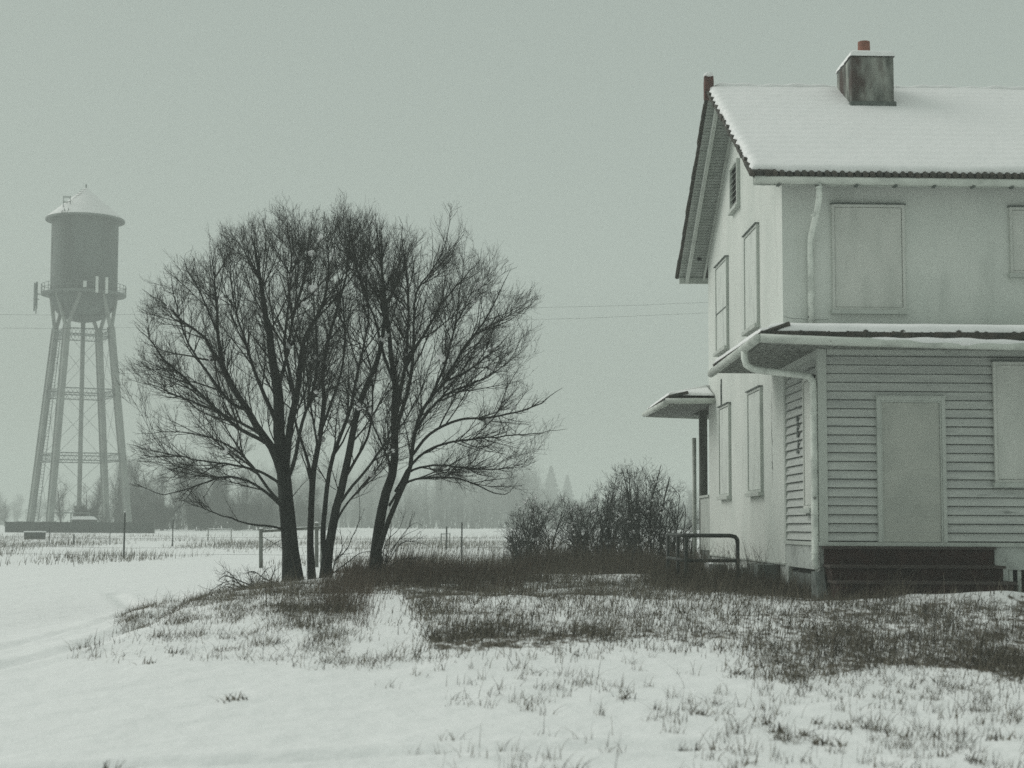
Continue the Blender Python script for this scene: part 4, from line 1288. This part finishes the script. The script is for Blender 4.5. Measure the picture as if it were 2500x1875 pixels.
lathe(MB(), [(4.68, 38.0), (4.60, 38.10), (2.5, 39.85), (.15, 41.82), (.0, 41.85)]).build('snow', M['roofsnow'], rfo)
MB().tube([(0, 0, Z(41.7)), (0, 0, Z(42.3))], .09, 6).build('finial', M['steel'], rfo)
# hatch rails on the roof
hr = MB()
hc = (-2.2, -2.2)
for (dx, dy) in ((-.45, -.3), (.35, -.3), (-.45, .4), (.35, .4)):
    hr.tube([(hc[0] + dx, hc[1] + dy, Z(38.7)), (hc[0] + dx, hc[1] + dy, Z(40.3))], .05, 5)
for z in (39.6, 40.2):
    hr.tube([(hc[0] - .45, hc[1] - .3, Z(z)), (hc[0] + .35, hc[1] - .3, Z(z))], .045, 5)
    hr.tube([(hc[0] - .45, hc[1] + .4, Z(z)), (hc[0] + .35, hc[1] + .4, Z(z))], .045, 5)
for i in range(9):
    t = i / 9; hr.tube([(hc[0] * (.85 - .75 * t) - .3, hc[1] * (.85 - .75 * t) - .3, Z(39.3 + 2.4 * t)), (hc[0] * (.85 - .75 * t) + .3, hc[1] * (.85 - .75 * t) - .4, Z(39.35 + 2.4 * t))], .03, 4)
hr.build('roof_ladder', M['steel'], rfo)
# ladder on tank
ld = MB()
la = R(-122); lx, ly = math.cos(la), math.sin(la)
for s in (-.3, .3):
    ld.tube([((RT + .35) * lx - ly * s, (RT + .35) * ly + lx * s, Z(28.7)), ((RT + .35) * lx - ly * s, (RT + .35) * ly + lx * s, Z(38.6))], .05, 5)
for i in range(28):
    z = 28.9 + i * .34
    ld.tube([((RT + .35) * lx - ly * .3, (RT + .35) * ly + lx * .3, Z(z)), ((RT + .35) * lx + ly * .3, (RT + .35) * ly - lx * .3, Z(z))], .025, 4)
for i in range(9):
    z = 30.3 + i * .95; pts = []
    for k in range(7):
        th = math.pi * k / 6
        pts.append((lx * (RT + .35 + .75 * math.sin(th)) - ly * .42 * math.cos(th), ly * (RT + .35 + .75 * math.sin(th)) + lx * .42 * math.cos(th), Z(z)))
    ld.tube(pts, .035, 4)
for k in range(1, 6):
    th = math.pi * k / 6; x = lx * (RT + .35 + .75 * math.sin(th)) - ly * .42 * math.cos(th); y = ly * (RT + .35 + .75 * math.sin(th)) + lx * .42 * math.cos(th)
    ld.tube([(x, y, Z(30.3)), (x, y, Z(38.2))], .035, 4)
ld.build('ladder', M['flash'], tw)
# walkway
wk = MB(); lathe(wk, [(RT, 28.75), (5.05, 28.75), (5.05, 28.95), (RT, 28.95)])
wko = wk.build('walkway', M['steel'], tw)
rl_ = MB(); n = 32
for z in (29.5, 29.95):
    rl_.tube([(5.0 * math.cos(2 * math.pi * k / 32), 5.0 * math.sin(2 * math.pi * k / 32), Z(z)) for k in range(33)], .035, 5)
for k in range(n):
    th = 2 * math.pi * k / n; rl_.tube([(5.0 * math.cos(th), 5.0 * math.sin(th), Z(28.9)), (5.0 * math.cos(th), 5.0 * math.sin(th), Z(29.95))], .035, 5)
rl_.build('handrail', M['steel'], wko)
# antennas: white panels at the front, dark ones at the left
def antenna(th, r, z0, z1, w, m_='white', name='antenna'):
    Mx = Matrix.Translation((r * math.cos(th), r * math.sin(th), 0)) @ Matrix.Rotation(th, 4, 'Z')
    a = MB().box(-.08, .10, -w / 2, w / 2, Z(z0), Z(z1), Mx).build(name, M[m_], tw)
    MB().tube([Mx @ Vector((-.2, 0, Z(z0 - .35))), Mx @ Vector((-.2, 0, Z(z1 + .15)))], .06, 6).build('mast', M['steel'], a)
    MB().box(-.55, -.08, -.04, .04, Z((z0 + z1) / 2), Z((z0 + z1) / 2 + .1), Mx).build('bracket', M['steel'], a)
antenna(R(-75), 5.35, 28.5, 30.4, .30)
antenna(R(-62), 5.35, 28.5, 30.4, .30)
antenna(R(-90), 5.25, 29.1, 29.8, .40)
for a_, zz in ((-168, 0), (-176, .15), (176, -.4)):
    antenna(R(a_), 5.75, 27.2 + zz, 29.9 + zz, .22, 'steel')
# legs, Y-struts, girders, rods, riser
PHI = [R(a) for a in (-31, 59, 149, 239)]
R0_, R1_ = 6.65, 3.78
def legp(ph, z):
    t = (z - 1.0) / (24.6 - 1.0); r = R0_ + (R1_ - R0_) * t
    return Vector((r * math.cos(ph), r * math.sin(ph), Z(z)))
for ph in PHI:
    l = MB(); p0, p1 = legp(ph, .3), legp(ph, 24.9)
    d = (p1 - p0).normalized(); q = d.to_track_quat('Z', 'Y').to_matrix().to_4x4()
    Mx = Matrix.Translation(p0) @ q @ Matrix.Rotation(ph, 4, 'Z')
    Ln = (p1 - p0).length
    l.box(-.33, .33, -.38, -.30, 0, Ln, Mx).box(-.33, .33, .30, .38, 0, Ln, Mx).box(-.24, -.18, -.30, .30, 0, Ln, Mx).box(.18, .24, -.30, .30, 0, Ln, Mx)
    lo = l.build('leg', M['legsteel'], tw)
    for s in (-1, 1):
        th = ph + s * R(24)
        p2 = Vector((RT * .97 * math.cos(th), RT * .97 * math.sin(th), Z(28.7)))
        MB().tube([p1 - d * .5, p2], .24, 8).build('strut', M['legsteel'], lo)
    MB().box(-.55, .55, -.55, .55, -.6, .0, Matrix.Translation(p0)).build('footing', M['concrete'], lo)
for zc in (24.1, 17.0, 9.4):
    for i in range(4):
        a, b = legp(PHI[i], zc), legp(PHI[(i + 1) % 4], zc); g = MB()
        up = Vector((0, 0, .42))
        g.tube([a + up, b + up], .065, 5).tube([a - up, b - up], .065, 5)
        nn = 12
        for k in range(nn):
            pA = a.lerp(b, k / nn); pB = a.lerp(b, (k + 1) / nn)
            g.tube([pA + up, pB - up], .022, 4).tube([pA - up, pB + up], .022, 4)
        g.build('girder', M['steel'], tw)
lv = [1.2, 9.4, 17.0, 24.1]
rd = MB()
for z0, z1 in zip(lv[:-1], lv[1:]):
    for i in range(4):
        a0, b0 = legp(PHI[i], z0), legp(PHI[(i + 1) % 4], z0); a1, b1 = legp(PHI[i], z1), legp(PHI[(i + 1) % 4], z1)
        rd.tube([a0, b1], .022, 4).tube([b0, a1], .022, 4)
rd.build('bracing_rods', M['steel'], tw)
MB().tube([(0, 0, Z(1.0)), (0, 0, Z(25.7))], .27, 12).build('riser_pipe', M['legsteel'], tw, smooth=True)
l2 = MB(); ph = PHI[2]
for s in (-.22, .22):
    l2.tube([legp(ph, 1.5) * .88 + Vector((s, 0, 0)) + Vector((0, 0, 0)), legp(ph, 25) * .88 + Vector((s, 0, 2.0))], .045, 4)
p0, p1 = legp(ph, 1.5) * .88, legp(ph, 25) * .88 + Vector((0, 0, 2))
for i in range(60):
    c = p0.lerp(p1, i / 60); l2.tube([c - Vector((.22, 0, 0)), c + Vector((.22, 0, 0))], .025, 4)
l2.build('leg_ladder', M['steel'], tw)

# ------------------------------------------------------------------ things of the middle distance
# dark screen fence at the tower's foot
a = at(12, 1305, 160); b = at(376, 1306, 160); top = at(200, 1274, 160)[2]
o = empty('screen_fence', ((a[0] + b[0]) / 2, 160, gz(a[0], 160)))
tag(o, 'long dark screened fence at the foot of the water tower', 'fence')
hh = top - gz(a[0], 160); wd = (b[0] - a[0]) / 2
pn = MB()
for k in range(12):
    x0 = -wd + 2 * wd * k / 12; dz = random.uniform(-.05, .05)
    pn.box(x0 + .02, x0 + 2 * wd / 12 - .02, -.03, .03, .02, hh + dz)
pn.build('panel', M['fencewall'], o)
for k in range(13):
    x0 = -wd + 2 * wd * k / 12; MB().tube([(x0, .08, -.2), (x0, .08, hh + .1)], .05, 6).build('post', M['steel'], o)
# shed beyond the fence
p = at(205, 1300, 172)
o = empty('shed', (p[0], 172, gz(p[0], 172)))
tag(o, 'small shed with a snowy roof showing over the dark fence', 'shed')
s_ = (at(230, 1300, 172)[0] - at(178, 1300, 172)[0]) / 2; h_ = at(205, 1268, 172)[2] - gz(p[0], 172)
MB().box(-s_ * .9, s_ * .9, -1, 1, -.1, h_ - .1).build('wall', M['fencewall'], o)
ro = MB().prism([(-s_, h_ - .1), (s_, h_ - .1), (s_ * .6, h_ + .18), (-s_ * .8, h_ + .15)], 1, -1.2, 1.2).build('roof', M['tile'], o)
MB().prism([(-s_ * 1.02, h_ - .02), (s_ * 1.02, h_ - .02), (s_ * .6, h_ + .34), (-s_ * .8, h_ + .3)], 1, -1.25, 1.19).build('snow', M['snow'], ro)
p = at(172, 1300, 176)
o = empty('pipe_gantry', (p[0], 176, gz(p[0], 176)))
tag(o, 'low metal pipe gantry standing just behind the dark fence', 'gantry')
hx_ = at(128, 1255, 176)[0] - p[0]; zz = at(170, 1252, 176)[2] - gz(p[0], 176)
MB().tube([(hx_, 0, zz), (-hx_, 0, zz)], .07, 6).build('top_rail', M['steel'], o)
for s in (-1, 0, 1): MB().tube([(s * hx_, 0, -.1), (s * hx_, 0, zz)], .07, 6).build('post', M['steel'], o)
# dark box with snow on it
q = ground_hit(80, 1317)
o = empty('utility_box', q)
tag(o, 'dark low utility box with snow on its lid before the fence', 'box')
sc = q[1] / F
MB().box(-22 * sc, 22 * sc, 0, 30 * sc, -.1, 17 * sc).build('body', M['fencewall'], o, bevel=.03)
MB().box(-23 * sc, 23 * sc, -1 * sc, 31 * sc, 17 * sc + .002, 20 * sc).build('snow', M['snow'], o, bevel=.03)

def post(px, y0, y1, w, label, matn='black', cat='fence post', group=None, name='fence_post', D_=None, cap=False):
    q = ground_hit(px, y1) if D_ is None else np.array([at(px, y1, D_)[0], D_, gz(at(px, y1, D_)[0], D_)])
    sc = q[1] / F; h = at(px, y0, q[1])[2] - q[2]
    m_ = MB()
    if matn == 'wood': m_.tube([(0, 0, -.2), (.01, 0, h * .5), (0, 0, h)], w * sc / 2, 10)
    else:
        r = w * sc / 2
        m_.box(-r, r, -r * .25, r * .25, -.2, h).box(-r * .25, r * .25, r * .25, r * 1.4, -.2, h)
        for k in range(int(h / .25)): m_.box(-r * .4, r * .4, -r * .6, -r * .25, .1 + k * .25, .13 + k * .25)
    o = m_.build(name, M[matn], smooth=False)
    o.location = q
    if cap:
        MB().sphere((0, 0, h + w * sc * .1), w * sc * .55, 8, 5, .7).build('snow', M['snow'], o, smooth=True)
    tag(o, label, cat, group)
    return o
G_T = 'thin posts of the wire fence'
post(302, 1250, 1362, 4.2, 'tall thin metal post in the snow field left of the trees', group=G_T, cap=True)
post(1127, 1275, 1385, 3.4, 'tall thin metal post in the reeds between tree and bush', group=G_T)
post(421, 1268, 1334, 2.6, 'faint thin post with weeds below the far wood', group=G_T)
post(268, 1300, 1330, 2.0, 'short faint post just left of the tall thin post', group=G_T)
post(120, 1285, 1332, 2.0, 'faint thin post in front of the dark screened fence', group=G_T)
post(180, 1305, 1330, 3.5, 'stubby post below the middle of the dark screened fence', group=G_T)
post(1090, 1285, 1342, 4.0, 'grey post with short crossbar beyond the reeds', group=G_T)

# wooden H-brace of the fence
qa = ground_hit(637, 1386); qb = at(772, 1386, qa[1] + 1.2)
o = empty('wooden_fence', qa)
tag(o, 'grey wooden fence brace with round posts and a snowy rail behind the trunks', 'fence')
def relp(px, py, D_): return Vector(at(px, py, D_)) - Vector(qa)
dA, dB = qa[1], qa[1] + 1.5
for (px, y0, y1, dd, wpx) in ((637, 1291, 1390, dA, 9), (773, 1277, 1390, dB, 9), (785, 1284, 1385, dB + 1.2, 6)):
    m_ = MB(); p0 = relp(px, y1, dd); p1 = relp(px, y0, dd); p0.z = gz(qa[0], dd) - qa[2] - .15
    r = wpx / 2 * dd / F
    m_.tube([p0, p1], [r * 1.08, r], 12)
    po = m_.build('post', M['wood'], o, smooth=False)
    MB().sphere(p1 + Vector((0, 0, r * .15)), r * 1.05, 10, 6, .55).build('snow', M['snow'], po, smooth=True)
p0, p1 = relp(640, 1297, dA), relp(784, 1288, dB)
rl2 = MB().tube([p0, p1], 3.6 * dA / F, 10).build('rail', M['wood'], o, smooth=True)
MB().tube([p0 + Vector((.05, 0, .05)), p0.lerp(p1, .5) + Vector((0, 0, .055)), p1 + Vector((0, 0, .05))], [.01, .026, .01], 8).build('snow', M['snow'], rl2, smooth=True)
MB().tube([relp(640, 1310, dA), relp(700, 1345, dA + .6)], .012, 5).tube([relp(640, 1345, dA), relp(700, 1310, dA + .6)], .012, 5).build('brace_wire', M['wire'], o)
# wire fence strands, each a thing of its own
for k, (y0, y1, lb) in enumerate(((1312, 1316, 'top strand of the thin wire fence beyond the field'), (1334, 1340, 'middle strand of the thin wire fence beyond the field'), (1352, 1360, 'lowest strand of the thin wire fence beyond the field'))):
    pts = []
    for i in range(25):
        px = -400 + i * 90; D_ = qa[1] + .4
        if px < 635: D_ = qa[1] + (635 - px) * .012
        pts.append(tuple(at(px, y0 + (y1 - y0) * i / 24 + 2 * math.sin(i), D_)))
    m_ = MB().tube(pts, .004, 4).build('fence_wire', M['wire']); tag(m_, lb, 'wire', 'strands of the wire fence')

# far rail with snow
def rail_frame(px0, px1, ytop, ybase, label, lw=2.2):
    q = ground_hit((px0 + px1) / 2, ybase); sc = q[1] / F
    o = empty('rail_stand', q); w_ = (px1 - px0) / 2 * sc; h = at(px0, ytop, q[1])[2] - q[2]
    for s in (-1, 1): MB().tube([(s * w_, 0, -.1), (s * w_, 0, h + 3 * sc)], 1.2 * sc, 6).build('post', M['wood'], o)
    r = MB().tube([(-w_, 0, h), (w_, 0, h + 1 * sc)], lw / 2 * sc, 6).build('rail', M['wood'], o)
    MB().box(-w_, w_, -lw * .5 * sc, lw * .5 * sc, h + lw * .45 * sc, h + lw * 1.2 * sc).build('snow', M['snow'], r)
    tag(o, label, 'rail')
rail_frame(508, 564, 1293, 1320, 'far low rail topped with snow left of the thick trunk')
rail_frame(1077, 1098, 1304, 1338, 'small snow-topped rail by the grey post beyond the reeds')

# overhead wires
for (pts_, lb) in (([(-600, 767), (0, 768), (300, 768), (1350, 750), (1730, 738), (2600, 700)], 'upper of the two thin overhead wires crossing the sky'),
                   ([(-600, 799), (0, 801), (300, 800), (1280, 781), (1730, 764), (2600, 730)], 'lower of the two thin overhead wires crossing the sky')):
    P_ = np.array([at(x, y, 95) for x, y in pts_]); q, _ = resample(P_, np.ones(len(P_)), 60)
    m_ = MB().tube([tuple(v) for v in q], .006, 4).build('overhead_wire', M['wire']); tag(m_, lb, 'wire', 'overhead wires')

# ------------------------------------------------------------------ far trees
def far_tree(h, spread, seed, nst=1, dens=1.0, up=.25):
    P0, R0 = [], []
    for i in range(nst):
        a = rng.uniform(0, 6.28); r = rng.uniform(0, .25) * spread * (nst > 1)
        b = np.array([r * math.cos(a), r * math.sin(a), -.2]); l = rng.uniform(.8, 1) * h
        tp = b + np.array([math.cos(a) * spread * .35 * (nst > 1) + rng.normal(0, .04) * h, math.sin(a) * spread * .3, l])
        q, r_ = resample(np.array([b, b * .7 + tp * .3 + rng.normal(0, .02 * h, 3), b * .35 + tp * .65 + rng.normal(0, .03 * h, 3), tp]), np.array([.022, .017, .01, .003]) * h, 14)
        P0.append(q); R0.append(r_)
    P0 = np.array(P0); R0 = np.array(R0)
    a, ra = grow(P0, R0, 7, 3.2 * dens * 10 / h, .15, (25, 55), .42 * h, up * 1.2, None, .009, .25, .009, .55)
    b, rb = grow(a, ra, 5, 4.5 * dens * 10 / h, .15, (25, 55), .2 * h, up, None, .008, .3, .008, .4)
    c, rc = grow(b, rb, 3, 6 * dens * 10 / h, .1, (25, 55), .10 * h, up, None, .007, .3, .007, .3)
    T = tubes_np(P0, R0, 6)
    Cn = merge([tubes_np(a, ra, 4), tubes_np(b, rb, 3), tubes_np(c, rc, 3)])
    return T, Cn
def tree_obj(T, Cn, x, y, s, rot, label, group, name='bare_tree', protos=None):
    o = empty(name, (x, y, gz(x, y)), rot); o.scale = (s, s, s)
    if protos is None:
        t = np_mesh('trunk', *T, M['farbark'], o); c = np_mesh('crown', *Cn, M['farbark'], o)
    else:
        for ch_ in protos.children:
            c = ch_.copy(); COL.objects.link(c); c.parent = o
    tag(o, label, 'tree', group)
    return o
GF = 'bare trees in the mist of the far wood'
kinds = [(11, 5, 3, 1.0, .45), (10, 4, 1, 1.0, .35), (8.5, 5, 5, 1.0, .4), (4.0, 3.5, 7, 1.6, .35)]
protos = {}
# px, top py, depth, kind, label
FT = [
 (10, 1215, 300, 1, 'faint bare tree at the far left edge of the field'),
 (150, 1150, 205, 1, 'bare tree behind the left legs of the water tower'),
 (222, 1150, 200, 0, 'bare tree between the middle legs of the water tower'),
 (285, 1115, 210, 0, 'bare tree behind the right legs of the water tower'),
 (330, 1100, 225, 0, 'tall bare tree just right of the water tower'),
 (375, 1140, 205, 2, 'bushy bare tree at the right end of the dark fence'),
 (420, 1090, 215, 0, 'tall bare tree rising behind the low left limbs'),
 (460, 1130, 200, 2, 'dense bare tree above the snowy far rail'),
 (510, 1120, 230, 0, 'bare tree behind the arching left limbs'),
 (555, 1150, 205, 2, 'dense bare tree behind the far rail end'),
 (600, 1125, 215, 0, 'bare tree seen left of the thick trunk'),
 (645, 1170, 205, 2, 'bushy bare tree behind the wooden fence post'),
 (690, 1160, 235, 0, 'bare tree behind the thick trunk'),
 (740, 1180, 225, 2, 'bare tree seen between the thick and slim trunks'),
 (400, 1215, 185, 3, 'low scrub bush right of the dark fence end'),
 (345, 1225, 190, 3, 'low scrub bush by the dark fence'),
 (490, 1215, 185, 3, 'low scrub bush behind the far rail'),
 (575, 1220, 190, 3, 'low scrub bush left of the wooden post'),
 (635, 1225, 195, 3, 'low scrub bush behind the wooden post'),
 (205, 1225, 190, 3, 'low scrub bush beyond the shed'),
]
for (px, py, D_, kd, lb) in FT:
    h, sp_, nst, dn, up = kinds[kd]
    q = at(px, 1300, D_); zg = gz(q[0], D_)
    H_ = at(px, py, D_)[2] - zg
    if kd not in protos:
        T, Cn = far_tree(h, sp_, kd, nst, dn, up)
        print('far proto', kd, len(Cn[1]))
        top = Cn[0][:, 2].max(); o = tree_obj(T, Cn, q[0], D_, H_ / top, 0, lb, GF, 'bare_tree' if kd < 3 else 'scrub_bush'); protos[kd] = (o, top)
    else:
        tree_obj(None, None, q[0], D_, H_ / protos[kd][1], rng.uniform(0, 6), lb, GF, 'bare_tree' if kd < 3 else 'scrub_bush', protos[kd][0])

# conifers very far off
def conifer(h, w):
    n = 9000
    t = rng.uniform(0.06, 1, n) ** .8
    r = (1 - t) ** .85 * w * (.55 + .45 * np.abs(np.sin(t * 38))) * rng.uniform(.2, 1, n) ** .5
    a = rng.uniform(0, 6.283, n)
    c = np.stack([r * np.cos(a), r * np.sin(a), t * h - r * .25], -1)
    s = rng.uniform(.25, .6, n)[:, None]
    d1 = rng.normal(0, 1, (n, 3)); d1 /= np.linalg.norm(d1, axis=1, keepdims=True)
    d2 = rng.normal(0, 1, (n, 3)); d2 /= np.linalg.norm(d2, axis=1, keepdims=True)
    V = np.stack([c - d1 * s, c + d2 * s * .6, c + d1 * s, c - d2 * s * .6], 1).reshape(-1, 3)
    Q = np.arange(n * 4).reshape(n, 4)
    return V, Q
CV, CQ = conifer(30, 6.5)
cp = None
for (px, py, D_, wx, lb) in ((1345, 1138, 680, 1.5, 'tallest faint conifer in the mist above the bush'), (1308, 1165, 720, 1.4, 'faint conifer just left of the tallest one'), (1385, 1160, 720, 1.4, 'faint conifer just right of the tallest one'), (1270, 1200, 740, 1.6, 'shortest faint conifer at the left of the group')):
    q = at(px, 1300, D_); zg = gz(q[0], D_); H_ = at(px, py, D_)[2] - zg
    o = empty('conifer', (q[0], D_, zg), rng.uniform(0, 6)); o.scale = (H_ / 30 * wx, H_ / 30 * wx, H_ / 30)
    if cp is None:
        cp = np_mesh('crown', CV, CQ, M['conifer'], o); ct = MB().tube([(0, 0, -.5), (0, 0, 28)], [.5, .1], 8).build('trunk', M['farbark'], o)
    else:
        for s_o in (cp, ct):
            c = s_o.copy(); COL.objects.link(c); c.parent = o
    tag(o, lb, 'conifer', 'conifers in the mist')

# the mass of far-off wood
V_l, Q_l = [], []
T, Cn = far_tree(11, 5, 9, 3, .8, .4)
for i in range(110):
    px = 640 + 1150 * ((i * .618034) % 1) if i < 96 else rng.uniform(-100, 120); D_ = rng.uniform(380, 620)
    q = at(px, 1300, D_); s = rng.uniform(.9, 1.7) * (.55 if (i >= 96 or px > 1340) else 1); a = rng.uniform(0, 6)
    for VV, QQ in (T, Cn):
        W_ = np.stack([VV[:, 0] * math.cos(a) - VV[:, 1] * math.sin(a), VV[:, 0] * math.sin(a) + VV[:, 1] * math.cos(a), VV[:, 2]], -1) * s + np.array([q[0], D_, gz(q[0], D_)])
        V_l.append(W_); Q_l.append(QQ)
V, Q = merge(list(zip(V_l, Q_l)))
wood = np_mesh('woodland', V, Q, M['farbark'])
tag(wood, 'pale misty wood closing the far side of the field', 'woodland', kind='stuff')

V_l, Q_l = [], []
T, Cn = far_tree(4.0, 3.5, 11, 7, .40, .35); print('scrub', len(Cn[1]))
for i in range(190):
    far = i >= 80
    px = (240 + 560 * ((i * .618034) % 1)) if not far else (640 + 1150 * ((i * .618034) % 1)); D_ = rng.uniform(192, 235) if not far else rng.uniform(300, 400)
    q = at(px, 1300, D_); s_k = rng.uniform(.5, .95) if not far else rng.uniform(.8, 1.6); a = rng.uniform(0, 6)
    for VV, QQ in (T, Cn):
        W_ = np.stack([VV[:, 0] * math.cos(a) - VV[:, 1] * math.sin(a), VV[:, 0] * math.sin(a) + VV[:, 1] * math.cos(a), VV[:, 2]], -1) * s_k + np.array([q[0], D_, gz(q[0], D_) - .2])
        V_l.append(W_); Q_l.append(QQ)
V, Q = merge(list(zip(V_l, Q_l)))
ug = np_mesh('undergrowth', V, Q, M['farbark'])
tag(ug, 'misty brushwood under the far trees at the edge of the field', 'undergrowth', kind='stuff')

# ------------------------------------------------------------------ haze
hz = MB().box(-1000, 1000, -400, 1600, -2.0, 60.0)
hm = bpy.data.materials.new('haze'); hm.use_nodes = True
n = hm.node_tree
for x in list(n.nodes):
    if x.type != 'OUTPUT_MATERIAL': n.nodes.remove(x)
pv = n.nodes.new("ShaderNodeVolumePrincipled")
pv.inputs["Color"].default_value = (.83, .885, .85, 1)
pv.inputs["Density"].default_value = .0022
n.links.new(pv.outputs[0], n.nodes["Material Output"].inputs["Volume"])
ho = hz.build('haze', hm)
tag(ho, kind='stuff', label='pale mist filling the air over the whole field', cat='haze')
